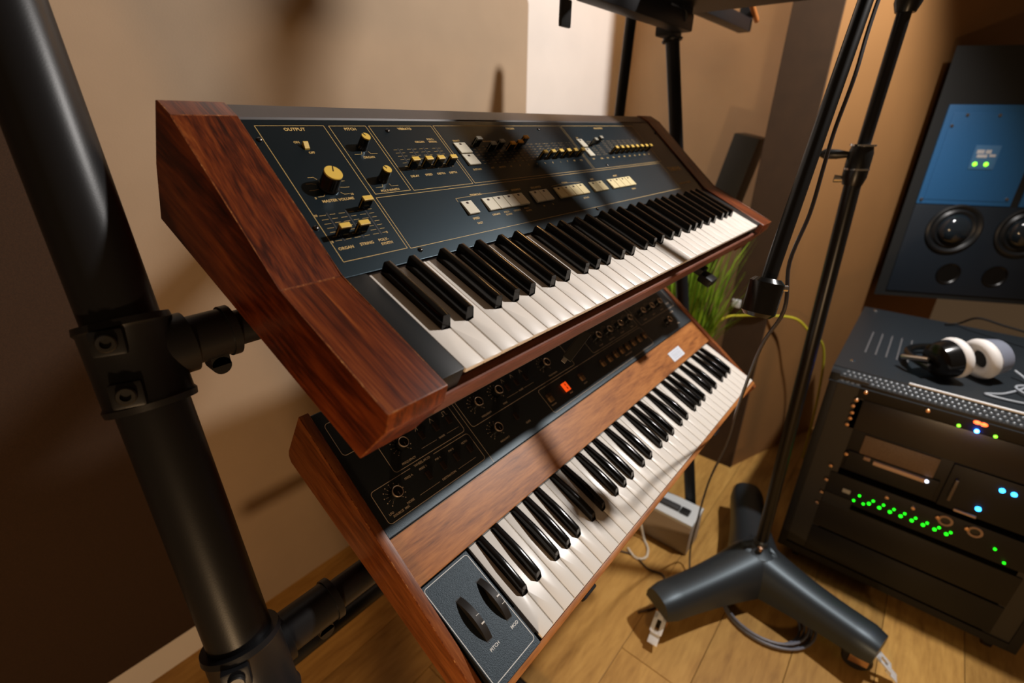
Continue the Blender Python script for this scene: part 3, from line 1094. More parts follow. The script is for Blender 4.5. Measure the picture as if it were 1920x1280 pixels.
add_box(bm, 1.395, 1.45, 0.635, 0.685, H + 0.205, H + 0.275, 0.008)
wl(bm_obj('pole_clamp', bm, BLKM, smooth=True), TS)
wl(tube('clamp_knob', [(1.395, 0.625, H + 0.245), (1.375, 0.610, H + 0.240)], [0.014, 0.018], BLK, n=14), TS)
# tray: beam at the back and two added arms shaped to cast the panel shadows
bm = bmesh.new()
add_box(bm, 0.955, 1.44, 0.60, 0.645, H + 0.214, H + 0.255, 0.006)
add_box(bm, 1.40, 1.90, 0.600, 0.640, H + 0.268, H + 0.305, 0.004)
add_box(bm, 1.885, 1.905, 0.600, 0.640, H + 0.268, H + 0.345, 0.003)
add_box(bm, 1.38, 1.44, 0.605, 0.640, H + 0.22, H + 0.30, 0.004)
wl(bm_obj('tray_beam', bm, BLKM, smooth=True), TS)
for poly in ([(0.815, 0.312), (0.905, 0.128), (1.022, 0.128), (0.897, 0.30), (1.00, 0.62), (0.93, 0.62)],
             [(1.16, 0.314), (1.21, 0.208), (1.230, 0.118), (1.50, 0.118), (1.50, 0.62), (1.16, 0.62)]):
    bm = bmesh.new()
    add_prism_z(bm, poly, H + 0.266, H + 0.276)
    wl(bm_obj('shadow_arm', bm, BLKM), TS)
wl(box('arm_bridge', 0.96, 1.30, 0.605, 0.64, H + 0.250, H + 0.274, BLKM), TS)
wl(tube('wooden_pointer', [(1.83, 0.59, H + 0.335), (1.945, 0.60, H + 0.305)], 0.008, mat('amber_wood', (0.45, 0.16, 0.04), 0.5), n=10), TS)
# strap end hanging from the arm
sp_ = empty('hanging_strap', (0.888, 0.62, H + 0.16))
tag(sp_, 'short black strap end hanging in front of the pale wall above the panel', 'strap')
bm = bmesh.new()
add_box(bm, -0.016, 0.016, -0.004, 0.004, 0.0, 0.045, 0.003)
bm_obj('strap_end', bm, BLK, sp_, smooth=True)
bm = bmesh.new()
add_box(bm, -0.006, 0.006, -0.002, 0.002, 0.044, 0.125)
bm_obj('strap_web', bm, BLK, sp_)

# small strip hanging between the two instruments
tg = empty('metal_tag', (0.505, 0.314, H - 0.272))
tag(tg, 'small grey metal tag on a black clip hanging between the two synthesizers', 'tag')
t0_, t1_ = Vector((0.516, 0.306, -0.258 + H)), Vector((0.487, 0.317, -0.291 + H))
zt_ax = (t0_ - t1_).normalized()
yt_ax = Vector((-0.58, -0.62, 0.5))
yt_ax = (yt_ax - zt_ax * yt_ax.dot(zt_ax)).normalized()
xt_ax = yt_ax.cross(zt_ax)
MT = Matrix.Translation(t1_) @ Matrix((xt_ax, yt_ax, zt_ax)).transposed().to_4x4()
bm = bmesh.new()
add_box(bm, -0.0032, 0.0032, -0.0006, 0.0006, 0.0, 0.043, 0.0004, MT)
wl(bm_obj('tag_strip', bm, STEEL), tg)
bm = bmesh.new()
add_box(bm, -0.0075, 0.0055, 0.0008, 0.004, 0.006, 0.052, 0.001, MT)
wl(bm_obj('tag_clip', bm, BLK), tg)
bm = bmesh.new()
add_box(bm, -0.0014, 0.0014, -0.0009, 0.0, 0.006, 0.009, 0.0, MT)
wl(bm_obj('tag_hole', bm, BLK), tg)

# ================================================================== microphone stand
MS = empty('microphone_stand', (1.336, 0.115, 0))
tag(MS, 'heavy black rolling microphone stand with broad curved legs and a boom arm', 'microphone stand')
MSM = mat('mic_black_satin', (0.019, 0.022, 0.026), 0.42, spec=0.7, tint=(0.75, 0.9, 1.0))
MSP = mat('mic_pole_black', (0.007, 0.007, 0.007), 0.30, spec=0.35)
hub = Vector((1.336, 0.115))
tips = [Vector((1.000, 0.285)), Vector((1.255, -0.215)), Vector((1.655, 0.235))]


def leg(tip, name):
    ax = (tip - hub)
    L = ax.length
    ax.normalize()
    nx = Vector((-ax.y, ax.x))
    bm = bmesh.new()
    rings = []
    n = 14
    N = 12
    for i in range(N + 1):
        t = i / N
        c = hub + ax * (L * t - 0.02 * (1 - t))
        ztop = 0.182 - 0.030 * t - 0.012 * math.sin(math.pi * t)
        hw = 0.050 + 0.036 * (1 - t) ** 2.2 + 0.004 * t
        zbot = 0.050 + 0.042 * t
        if i == N:
            hw *= 0.86
            ztop -= 0.008
        ring = []
        for k in range(n + 1):
            a = math.pi * k / n
            cc, ss = math.cos(a), math.sin(a)
            x = hw * math.copysign(abs(cc) ** 0.75, cc)
            zz = zbot + (ztop - zbot) * abs(ss) ** 0.70
            ring.append(bm.verts.new((c.x + nx.x * x, c.y + nx.y * x, zz)))
        rings.append(ring)
    for i in range(N):
        for k in range(n):
            bm.faces.new((rings[i][k], rings[i][k + 1], rings[i + 1][k + 1], rings[i + 1][k]))
        bm.faces.new((rings[i][0], rings[i + 1][0], rings[i + 1][n], rings[i][n]))
    bm.faces.new(rings[0])
    bm.faces.new(rings[-1][::-1])
    wl(bm_obj('leg', bm, MSM, smooth=True), MS)
    # caster with fork and chrome brake lever
    cpos = hub + ax * (L - 0.035)
    ca = wl(empty('caster', (cpos.x, cpos.y, 0)), MS)
    ca.rotation_euler = (0, 0, math.atan2(ax.y, ax.x) + (0.35 if name == 1 else 0.55 if name == 0 else 0))
    bm = bmesh.new()
    add_lathe(bm, [(0.012, -0.012), (0.032, -0.012), (0.036, -0.008), (0.036, 0.008), (0.032, 0.012), (0.012, 0.012)], 24, Matrix.Translation((0, 0, 0.036)), axis='y')
    bm_obj('caster_wheel', bm, BLK, ca, smooth=True)
    bm = bmesh.new()
    add_box(bm, -0.020, 0.024, -0.018, -0.014, 0.03, 0.085, 0.001)
    add_box(bm, -0.020, 0.024, 0.014, 0.018, 0.03, 0.085, 0.001)
    add_box(bm, -0.022, 0.026, -0.018, 0.018, 0.080, 0.098, 0.001)
    bm_obj('caster_fork', bm, BRONZE, ca)
    bm = bmesh.new()
    Mq = Matrix.Translation((0.040, 0, 0.074)) @ Matrix.Rotation(math.radians(40), 4, 'Y')
    add_box(bm, -0.012, 0.040, -0.017, -0.006, -0.002, 0.004, 0.0015, Mq)
    add_box(bm, -0.012, 0.040, 0.006, 0.017, -0.002, 0.004, 0.0015, Mq)
    add_box(bm, -0.014, 0.004, -0.017, 0.017, -0.002, 0.004, 0.0015, Mq)
    add_box(bm, 0.038, 0.070, -0.014, 0.014, -0.008, -0.003, 0.002, Mq)
    add_box(bm, 0.032, 0.042, -0.014, 0.014, -0.008, 0.003, 0.001, Mq)
    lv = bm_obj('brake_lever', bm, mat('bright_nickel', (0.86, 0.89, 0.92), 0.3, metal=0.15), ca, smooth=True)
    lv['label'] = 'bright chrome brake lever'


for i, t in enumerate(tips):
    leg(t, i)
bm = bmesh.new()
add_lathe(bm, [(0.062, 0.07), (0.060, 0.14), (0.050, 0.168), (0.030, 0.178), (0.021, 0.186), (0.020, 0.20), (0.017, 0.205)], 32, Matrix.Translation((hub.x, hub.y, 0)))
wl(bm_obj('hub', bm, MSM, smooth=True), MS)
wl(lathe('hub_bolt', [(0.0, 0), (0.008, 0), (0.008, 0.012), (0.0, 0.014)], BRONZE, n=14), MS).location = (hub.x - 0.028, hub.y - 0.005, 0.186)
pb_, pt_ = Vector((1.336, 0.115, 0.2)), Vector((1.33, 0.20, H + 0.78))
jt = 0.735
pj = pb_.lerp(Vector((1.333, 0.146, H - 0.075)), 1.0)
wl(tube('lower_pole', [pb_, pj], 0.0165, MSP, n=24), MS)
wl(tube('pole_collar', [(1.33, 0.1395, H + 0.196), (1.33, 0.1393, H + 0.212), (1.33, 0.139, H + 0.29)], [0.017, 0.023, 0.023], MSP, n=24), MS)
pt_ = Vector((1.33, 0.146 + (0.133 - 0.146) * 0 + 0.0, H + 0.75))
wl(tube('upper_pole', [pj, Vector((1.33, 0.139, H + 0.30)), Vector((1.33, 0.137, H + 0.78))], 0.0125, mat('dark_tube', (0.02, 0.02, 0.022), 0.22, metal=0.6), n=24), MS)
bm = bmesh.new()
add_tube(bm, [pj + Vector((0, 0, -0.045)), pj + Vector((0, 0, -0.028)), pj + Vector((0, 0, 0.02)), pj + Vector((0, 0, 0.035))], [0.019, 0.0235, 0.0235, 0.020], 24)
wl(bm_obj('height_clutch', bm, MSP, smooth=True), MS)
bm = bmesh.new()
for dz in (-0.012, 0.036):
    add_tube(bm, [pj + Vector((0, 0, dz - 0.002)), pj + Vector((0, 0, dz + 0.002))], 0.0242, 24)
wl(bm_obj('clutch_rings', bm, CHROME, smooth=True), MS)
bm = bmesh.new()
q = pj + Vector((0, 0.02, 0.016))
add_tube(bm, [q, q + Vector((-0.004, 0.022, 0)), q + Vector((-0.008, 0.045, 0)), q + Vector((-0.010, 0.056, 0))], [0.006, 0.010, 0.011, 0.005], 14)
wl(bm_obj('clutch_lever', bm, BLK, smooth=True), MS)
q = pj + Vector((0, 0.02, -0.034))
wl(tube('clutch_screw', [q, q + Vector((-0.004, 0.016, 0))], [0.007, 0.0085], CHROME, n=14), MS)
# boom and counterweight
bt0, bt1 = Vector((1.322, 0.160, H + 0.745)), Vector((0.752, 0.150, H - 0.205))
wl(tube('boom_arm', [bt0 + (bt0 - bt1) * 0.25, bt1], 0.0105, MSP, n=20), MS)
wl(tube('boom_swivel', [(1.33, 0.125, H + 0.745), (1.325, 0.175, H + 0.745)], 0.028, MSM, n=24), MS)
bd = (bt1 - bt0).normalized()
wdir = Vector((-0.25, 0.02, -1)).normalized()
bm = bmesh.new()
add_tube(bm, [bt1 - wdir * 0.004, bt1 + wdir * 0.002, bt1 + wdir * 0.046, bt1 + wdir * 0.052], [0.017, 0.0235, 0.0235, 0.018], 28)
wl(bm_obj('counterweight', bm, BLKG, smooth=True), MS)
q = bt1 + wdir * 0.01
wl(tube('counterweight_screw', [q + Vector((0.012, -0.018, 0)), q + Vector((0.016, -0.025, 0))], 0.005, CHROME, n=12), MS)
# cable clipped along the boom, dropping to the floor
cb = [(1.30, 0.138, H + 0.68), (1.10, 0.140, H + 0.35), (0.972, 0.139, H + 0.15), (0.917, 0.134, H + 0.065), (0.883, 0.136, H - 0.005), (0.858, 0.134, H - 0.054), (0.832, 0.132, H - 0.118),
      (0.796, 0.136, H - 0.184), (0.776, 0.124, H - 0.25), (0.816, 0.150, H - 0.334), (0.911, 0.181, H - 0.501), (1.012, 0.206, H - 0.657), (1.173, 0.262, H - 0.908), (1.270, 0.292, H - 1.166), (1.29, 0.296, H - 1.292), (1.22, 0.26, 0.006)]
CABM = mat('cable_grey_black', (0.035, 0.030, 0.032), 0.35)
tag(tube('microphone_cable', smooth_path(cb, 6), 0.0028, CABM, n=8), 'dark microphone cable running down the boom arm to the floor', 'cable')
# coiled cable lying under the stand
bm = bmesh.new()
for k in range(5):
    pts = []
    R1 = 0.100 + 0.006 * k
    for j in range(37):
        a = 2 * math.pi * j / 36
        pts.append((1.262 + 0.004 * k + R1 * math.cos(a) * 0.95, 0.058 - 0.003 * k + R1 * math.sin(a) * 1.05, 0.006 + 0.007 * (k % 3)))
    add_tube(bm, pts, 0.0036, 8)
tag(bm_obj('coiled_cable', bm, mat('cable_blue_grey', (0.15, 0.16, 0.20), 0.35), smooth=True), 'coil of blue-grey cable on the floor under the microphone stand legs', 'cable')

# ================================================================== equipment rack
RX = 1.5356
RK = empty('equipment_rack', (RX + 0.33, -0.21, 0))
tag(RK, 'black equipment rack with perforated top edge and glowing coloured indicator lights', 'rack')
RKM = mat('rack_black', (0.007, 0.007, 0.008), 0.55, spec=0.3)
RKT = mat('rack_top_slate', (0.016, 0.021, 0.026), 0.40, spec=0.4)
YL, YR = 0.088, -0.508
ZT = H - 0.639


def rbox(name, x0, x1, y0, y1, z0, z1, m, bev=0.0):
    return wl(box(name, x0, x1, y0, y1, z0, z1, m, None, bev), RK)


rbox('side_panel', RX + 0.0, 2.21, YL - 0.022, YL, 0.05, ZT - 0.002, RKM, 0.002)
rbox('side_panel', RX + 0.0, 2.21, YR, YR + 0.022, 0.05, ZT - 0.002, RKM, 0.002)
rbox('back_panel', 2.19, 2.208, YR + 0.022, YL - 0.022, 0.05, ZT - 0.004, RKM)
rbox('bottom_panel', RX, 2.21, YR + 0.022, YL - 0.022, 0.05, 0.075, RKM)
rbox('top_panel', RX + 0.028, 2.214, YR - 0.002, YL + 0.002, ZT - 0.004, ZT + 0.008, RKT, 0.002)
rbox('rack_rail', RX + 0.004, RX + 0.012, -0.004, YL - 0.022, 0.075, ZT - 0.01, mat('rail_dark', (0.02, 0.018, 0.016), 0.5))
rbox('rack_rail', RX + 0.004, RX + 0.012, YR + 0.022, -0.432, 0.075, ZT - 0.01, mat('rail_dark', (0.02, 0.018, 0.016), 0.5))
# perforated angled top edge
bm = bmesh.new()
ang = math.radians(40)
prof = [(RX - 0.002, ZT - 0.028), (RX + 0.030, ZT + 0.0075), (RX + 0.033, ZT + 0.004), (RX + 0.002, ZT - 0.031)]
a_ = [bm.verts.new((x, YL + 0.002, z)) for x, z in prof]
b_ = [bm.verts.new((x, YR, z)) for x, z in prof]
bm.faces.new(a_)
bm.faces.new(b_[::-1])
for i in range(4):
    bm.faces.new((a_[i], b_[i], b_[(i + 1) % 4], a_[(i + 1) % 4]))
wl(bm_obj('perforated_edge', bm, RKT), RK)
# stamped rim rings of the holes: bright pressed bosses
bm = bmesh.new()
e1 = Vector((0.032, 0, 0.0355)).normalized()
nrm = Vector((-e1.z, 0, e1.x))
for row in range(4):
    for k in range(44):
        yy = 0.058 - k * 0.0125 - (0.00625 if row % 2 else 0)
        c = Vector((RX - 0.002, yy, ZT - 0.028)) + e1 * (0.008 + row * 0.0098)
        Mq = Matrix.Translation(c) @ nrm.to_track_quat('Z', 'Y').to_matrix().to_4x4()
        add_lathe(bm, [(0.0042, 0.0), (0.0036, 0.0012), (0.0026, 0.0014), (0.0022, 0.0002), (0.0, 0.0002)], 8, Mq)
o = wl(bm_obj('hole_rims', bm, mat('rim_steel', (0.30, 0.32, 0.34), 0.28, metal=0.8), smooth=True), RK)
o['kind'] = 'stuff'
# highlight along the top edge, painted as a near-white strip
rbox('edge_highlight', RX + 0.0265, RX + 0.0335, YR, -0.085, ZT + 0.0065, ZT + 0.0115, mat('highlight_white', (0.93, 0.94, 0.95), 0.3), 0.0015)
# ventilation slots and screws of the top
for i in range(5):
    rbox('vent_slot', 1.72 + 0.0, 1.93, 0.030 - i * 0.026, 0.034 - i * 0.026, ZT + 0.0075, ZT + 0.0092, mat('slot_grey', (0.10, 0.10, 0.105), 0.5))
for x, yy in ((1.63, 0.052), (2.19, 0.052)):
    o = wl(lathe('screw', [(0.0, 0.003), (0.006, 0.002), (0.007, 0.0), (0.0, -0.001)], CHROME, n=14), RK)
    o.location = (x, yy, ZT + 0.008)


def unit(name, z0, z1, m, x0=0.0, y0=0.012, y1=-0.445):
    return rbox(name, RX + x0, RX + 0.20, y1, y0, z0 + 0.001, z1 - 0.001, m, 0.0015)


UB = mat('unit_black', (0.007, 0.007, 0.008), 0.45, spec=0.3)
UN = mat('unit_near_black_blue', (0.008, 0.008, 0.014), 0.30)
UBR = mat('unit_brown_black', (0.011, 0.009, 0.007), 0.5, spec=0.3)
unit('rack_unit', H - 0.700, H - 0.655, UBR, 0.0)
unit('rack_unit', H - 0.800, H - 0.701, UN, 0.004)
unit('rack_unit', H - 0.940, H - 0.801, UBR, 0.010)
unit('rack_unit', H - 1.045, H - 0.955, UB, 0.0)
unit('drawer', H - 1.165, H - 1.060, UBR, 0.0)
unit('drawer', H - 1.270, H - 1.170, UB, 0.0)
# two modules in the third unit
rbox('module_grille', RX + 0.004, RX + 0.012, -0.205, -0.036, H - 0.868, H - 0.806, mat('grille_brown', (0.15, 0.095, 0.06), 0.5, var=0.5, vscale=700), 0.002)
rbox('module_face', RX + 0.003, RX + 0.012, -0.222, -0.012, H - 0.932, H - 0.870, UB, 0.002)
rbox('module_face', RX + 0.002, RX + 0.012, -0.430, -0.232, H - 0.938, H - 0.804, UB, 0.002)
rbox('module_handle', RX - 0.012, RX + 0.006, -0.253, -0.246, H - 0.908, H - 0.842, mat('handle_brown', (0.10, 0.07, 0.05), 0.4), 0.002)
rbox('slide_bar', RX - 0.004, RX + 0.006, -0.192, -0.074, H - 0.886, H - 0.874, mat('copper_bar', (0.62, 0.42, 0.30), 0.4), 0.002)
rbox('slide_bar', RX - 0.003, RX + 0.006, -0.314, -0.268, H - 0.937, H - 0.931, mat('copper_bar', (0.62, 0.42, 0.30), 0.4), 0.0015)
rbox('port_block', RX - 0.003, RX + 0.006, -0.066, -0.050, H - 0.880, H - 0.870, mat('port_brown', (0.35, 0.22, 0.15), 0.4), 0.001)
rbox('port_block', RX - 0.003, RX + 0.006, -0.050, -0.030, H - 1.010, H - 0.997, mat('port_grey', (0.42, 0.42, 0.40), 0.4), 0.001)
# curved light strip on the front of the fourth unit
rbox('display_recess', RX - 0.0015, RX + 0.004, -0.062, 0.010, H - 1.070, H - 1.030, BLK)
sc_ = None
for yy, z in ((0.011, -0.705), (0.011, -0.746), (0.013, -0.787), (0.017, -0.937), (0.016, -0.989), (0.017, -1.039), (0.019, -1.082), (-0.003, -0.675), (-0.009, -0.881), (-0.132, -0.973), (-0.193, -0.975), (-0.140, -0.677), (0.014, -0.725), (0.011, -0.765)):
    if sc_ is None:
        bm = bmesh.new()
        add_lathe(bm, [(0.006, -0.002), (0.006, 0.003), (0.0045, 0.005), (0, 0.0055)], 14, Matrix.Rotation(math.radians(-90), 4, 'Y'))
        sc_ = o = wl(bm_obj('screw', bm, BRONZE, smooth=True), RK)
    else:
        o = inst(sc_)
    o.location = (RX, yy, H + z)
rg = None
for yy, z in ((-0.264, -0.976), (-0.325, -0.976)):
    if rg is None:
        bm = bmesh.new()
        add_lathe(bm, [(0.016, 0.0), (0.016, 0.004), (0.0105, 0.004), (0.0105, 0.0)], 24, Matrix.Rotation(math.radians(-90), 4, 'Y'))
        rg = o = wl(bm_obj('jack_ring', bm, mat('ring_brown', (0.36, 0.23, 0.15), 0.35), smooth=True), RK)
        bm = bmesh.new()
        add_lathe(bm, [(0.0105, 0.001), (0.0, 0.001)], 24, Matrix.Rotation(math.radians(-90), 4, 'Y'))
        bm_obj('jack_core', bm, BLK, o)
        bm = bmesh.new()
        add_lathe(bm, [(0.005, 0.0), (0.005, 0.006), (0.0, 0.007)], 12, Matrix.Translation((0, 0.017, 0.002)) @ Matrix.Rotation(math.radians(-90), 4, 'Y'))
        bm_obj('jack_latch', bm, BRONZE, o)
    else:
        o = copy_tree(rg)
        o.parent = RK
        o.matrix_parent_inverse = rg.matrix_parent_inverse.copy()
    o.location = (RX, yy, H + z)
ledm = {}


def led(y_, z_, kind, r=0.0032, sy=1.0):
    col, st_ = {'g': ((0.01, 1.0, 0.01), 3.0), 'l': ((0.25, 1.0, 0.03), 2.6), 'b': ((0.01, 0.10, 1.0), 120.0), 'c': ((0.03, 0.35, 1.0), 7.0), 'r': ((1.0, 0.10, 0.02), 5.0), 'w': ((0.75, 0.8, 1.0), 4.0)}[kind]
    key = (kind, r)
    if key not in ledm:
        bm = bmesh.new()
        add_lathe(bm, [(r, -0.002), (r, 0.001), (r * 0.7, 0.0028), (0, 0.0034)], 12, Matrix.Rotation(math.radians(-90), 4, 'Y'))
        o = wl(bm_obj('indicator_light', bm, mat('led_' + kind, col, 0.4, emit=col, estr=st_), smooth=True), RK)
        ledm[key] = o
    else:
        o = inst(ledm[key])
    o.location = (RX - 0.001, y_, H + z_)
    o.scale = (1, sy, 1)
    return o


for yy, z in ((-0.073, -1.002), (-0.064, -1.025), (-0.088, -1.024), (-0.107, -1.002), (-0.132, -1.002), (-0.157, -1.003), (-0.182, -1.003), (-0.207, -1.004), (-0.233, -1.005), (-0.259, -1.005), (-0.284, -1.006), (-0.373, -1.004), (-0.400, -1.034)):
    led(yy, z, 'g', 0.0032)
for k in range(8):
    led(-0.100 - k * 0.02535, -1.016, 'g', 0.0042)
led(-0.242, -0.695, 'b', 0.0045)
led(-0.207, -0.694, 'l', 0.0038)
led(-0.277, -0.695, 'l', 0.0038)
led(-0.236, -0.672, 'r', 0.0045, 1.6)
led(-0.249, -0.673, 'r', 0.0045, 1.6)
led(-0.333, -0.833, 'c', 0.0058)
led(-0.355, -0.833, 'c', 0.0058)
led(-0.310, -0.907, 'c', 0.0062)
led(-0.196, -0.880, 'w', 0.0040)
for x, yy in ((RX + 0.05, 0.03), (RX + 0.05, -0.46), (2.15, 0.03), (2.15, -0.46)):
    bm = bmesh.new()
    add_lathe(bm, [(0.0, -0.01), (0.024, -0.01), (0.025, 0.0), (0.024, 0.01), (0.0, 0.01)], 18, Matrix.Translation((x, yy, 0.025)), axis='y')
    wl(bm_obj('caster', bm, BLK, smooth=True), RK)

# ================================================================== headphones on the rack
HP = empty('headphones', (1.74, -0.20, ZT + 0.008))
tag(HP, 'black over-ear headphones with white cushions lying on the equipment rack', 'headphones')
HPW = mat('white_cushion', (0.78, 0.76, 0.74), 0.55)
for i, (x, yy, flip) in enumerate(((1.672, -0.150, 1), (1.742, -0.226, -1))):
    ax_ = Vector((0.66, -0.72, 0.18)).normalized() * flip
    c = Vector((x, yy, ZT + 0.066))
    M = Matrix.Translation(c) @ ax_.to_track_quat('Z', 'Y').to_matrix().to_4x4()
    bm = bmesh.new()
    add_lathe(bm, [(0.0, -0.040), (0.034, -0.040), (0.046, -0.034), (0.050, -0.016), (0.052, 0.0), (0.046, 0.006)], 28, M)
    cup = wl(bm_obj('ear_cup', bm, BLKG if i == 0 else mat('cup_grey', (0.20, 0.22, 0.28), 0.3), smooth=True), HP)
    bm = bmesh.new()
    prof = [(0.040 + 0.016 * math.cos(a), 0.013 + 0.016 * math.sin(a)) for a in [math.radians(k * 30) for k in range(13)]]
    rings = []
    for k in range(28):
        q = 2 * math.pi * k / 28
        rings.append([bm.verts.new(M @ Vector((r * math.cos(q), r * math.sin(q), h))) for r, h in prof[:-1]])
    for k in range(28):
        for j in range(12):
            bm.faces.new((rings[k][j], rings[(k + 1) % 28][j], rings[(k + 1) % 28][(j + 1) % 12], rings[k][(j + 1) % 12]))
    wl(bm_obj('ear_cushion', bm, HPW, smooth=True), HP)
    bm = bmesh.new()
    add_lathe(bm, [(0.030, 0.008), (0.0, 0.008)], 20, M)
    wl(bm_obj('inner_cloth', bm, DGREY), HP)
bandp = []
for k in range(13):
    a = math.pi * k / 12
    mid = Vector((1.725, -0.200, ZT + 0.03))
    side = Vector((-0.075, 0.065, 0))
    fw = Vector((0.075, 0.085, 0))
    bandp.append(mid + side * math.cos(a) * 1.25 + fw * math.sin(a) * 1.3 + Vector((0, 0, 0.012 * math.cos(a) ** 2)))
wl(tube('head_band', bandp, 0.010, BLKG, n=12), HP)
wl(tube('band_slider', [(1.640, -0.108, ZT + 0.060), (1.655, -0.075, ZT + 0.050), (1.675, -0.055, ZT + 0.040)], 0.007, STEEL, n=10), HP)
cbp = [(1.80, -0.30, ZT + 0.03), (1.76, -0.33, ZT + 0.014), (1.66, -0.28, ZT + 0.012), (1.62, -0.24, ZT + 0.012), (1.63, -0.33, ZT + 0.012), (1.70, -0.37, ZT + 0.012), (1.74, -0.33, ZT + 0.016), (1.70, -0.30, ZT + 0.018), (1.64, -0.36, ZT + 0.014), (1.60, -0.44, ZT + 0.012), (1.66, -0.49, ZT + 0.012)]
wl(tube('headphone_cable', smooth_path(cbp, 6), 0.003, mat('cable_silver', (0.40, 0.43, 0.47), 0.35), n=8), HP)
tag(tube('signal_cable', smooth_path([(2.17, -0.15, ZT + 0.012), (2.19, -0.185, ZT + 0.02), (2.15, -0.22, ZT + 0.06), (2.12, -0.28, ZT + 0.06), (2.08, -0.36, ZT + 0.055), (2.05, -0.46, ZT + 0.012)], 6), 0.0035, BLK, n=8),
    'thin black cable trailing along the back of the rack top below the loudspeaker', 'cable')

# ================================================================== wall loudspeaker
ws = Vector((0.4651, -0.8852, 0))
ns = Vector((-0.8852, -0.4651, 0))
LS0 = Vector((2.5197, 0.0817, H - 0.6595))
K_ = 0.95 / 0.86
LS = empty('studio_monitor', LS0, (0, 0, math.atan2(ws.y, ws.x)))
tag(LS, 'large black studio loudspeaker with baffle coloured by blue glow and round drivers above the rack', 'loudspeaker')
# local frame: x along the width, z up, -y toward the room
SPK = mat('speaker_black', (0.008, 0.009, 0.009), 0.6)
BLUE = mat('blue_glow_baffle', (0.022, 0.115, 0.28), 0.45, var=0.1, vscale=400)  # blue glow falling on the front, put into the base colour
DKB = mat('dark_blue_baffle', (0.008, 0.014, 0.022), 0.5)


def S_(v):
    return v * K_


bm = bmesh.new()
add_prism_z(bm, [(0, 0.006), (S_(0.66), 0.006), (S_(0.66), 0.38), (0.40, 0.38), (0.032, 0.040)], 0, S_(0.830))
bm_obj('cabinet', bm, SPK, LS)
box('upper_baffle', S_(0.034), S_(0.32), 0.0, 0.012, S_(0.345), S_(0.662), BLUE, LS, 0.003)
box('lower_baffle', S_(0.034), S_(0.62), 0.001, 0.012, S_(0.02), S_(0.343), DKB, LS, 0.003)
box('upper_baffle', S_(0.345), S_(0.62), 0.0, 0.012, S_(0.345), S_(0.662), BLUE, LS, 0.003)
box('waveguide_plate', S_(0.052), S_(0.312), -0.002, 0.002, S_(0.36), S_(0.638), BLUE, LS, 0.002)
box('badge', S_(0.150), S_(0.224), -0.004, 0.0, S_(0.464), S_(0.540), mat('badge_blue', (0.07, 0.19, 0.37), 0.35), LS, 0.001)
for i, (a, b, c, e) in enumerate(((0.158, 0.520, 0.022, 0.012), (0.184, 0.520, 0.016, 0.012), (0.162, 0.506, 0.030, 0.010), (0.198, 0.508, 0.018, 0.008))):
    box('badge_mark', S_(a), S_(a + c), -0.0048, -0.003, S_(b - e / 2), S_(b + e / 2), mat('badge_print', (0.6, 0.6, 0.62), 0.4), LS)
for u in (0.165, 0.198):
    bm = bmesh.new()
    add_lathe(bm, [(0.0075, 0.0), (0.0055, 0.004), (0.0, 0.005)], 14, Matrix.Translation((S_(u), -0.004, S_(0.4805))) @ Matrix.Rotation(math.radians(90), 4, 'X'))
    bm_obj('status_light', bm, mat('led_l', (0.25, 1.0, 0.03), 0.4), LS, smooth=True)
for u, z in ((0.093, 0.631), (0.185, 0.631), (0.059, 0.598), (0.29, 0.631), (0.045, 0.36), (0.30, 0.37)):
    bm = bmesh.new()
    add_lathe(bm, [(0.006, 0.0), (0.005, 0.003), (0.0, 0.0035)], 12, Matrix.Translation((S_(u), -0.002, S_(z))) @ Matrix.Rotation(math.radians(90), 4, 'X'))
    bm_obj('screw', bm, STEEL, LS, smooth=True)
for u in (0.178, 0.392):
    T = Matrix.Translation((S_(u), 0.0, S_(0.262))) @ Matrix.Rotation(math.radians(90), 4, 'X')
    bm = bmesh.new()
    add_lathe(bm, [(0.095, 0.0), (0.095, 0.007), (0.088, 0.010), (0.080, 0.006), (0.076, 0.003), (0.068, 0.010), (0.060, 0.006), (0.036, -0.0005)], 40, T)
    drv = bm_obj('driver', bm, mat('driver_rubber', (0.010, 0.011, 0.012), 0.38), LS, smooth=True)
    bm = bmesh.new()
    add_lathe(bm, [(0.058, 0.004), (0.056, 0.012), (0.050, 0.022), (0.040, 0.031), (0.024, 0.038), (0.0, 0.041)], 36, T)
    bm_obj('dust_cap', bm, mat('dust_cap_gloss', (0.012, 0.018, 0.024), 0.12, coat=0.5), drv, smooth=True)
for u in (0.215, 0.363):
    T = Matrix.Translation((S_(u), 0.0005, S_(0.100))) @ Matrix.Rotation(math.radians(90), 4, 'X')
    bm = bmesh.new()
    add_lathe(bm, [(0.043, 0.0), (0.043, 0.003), (0.040, 0.0035), (0.036, -0.0002), (0.0, -0.0002)], 32, T)
    bm_obj('bass_port', bm, mat('port_black', (0.003, 0.003, 0.003), 0.35), LS, smooth=True)

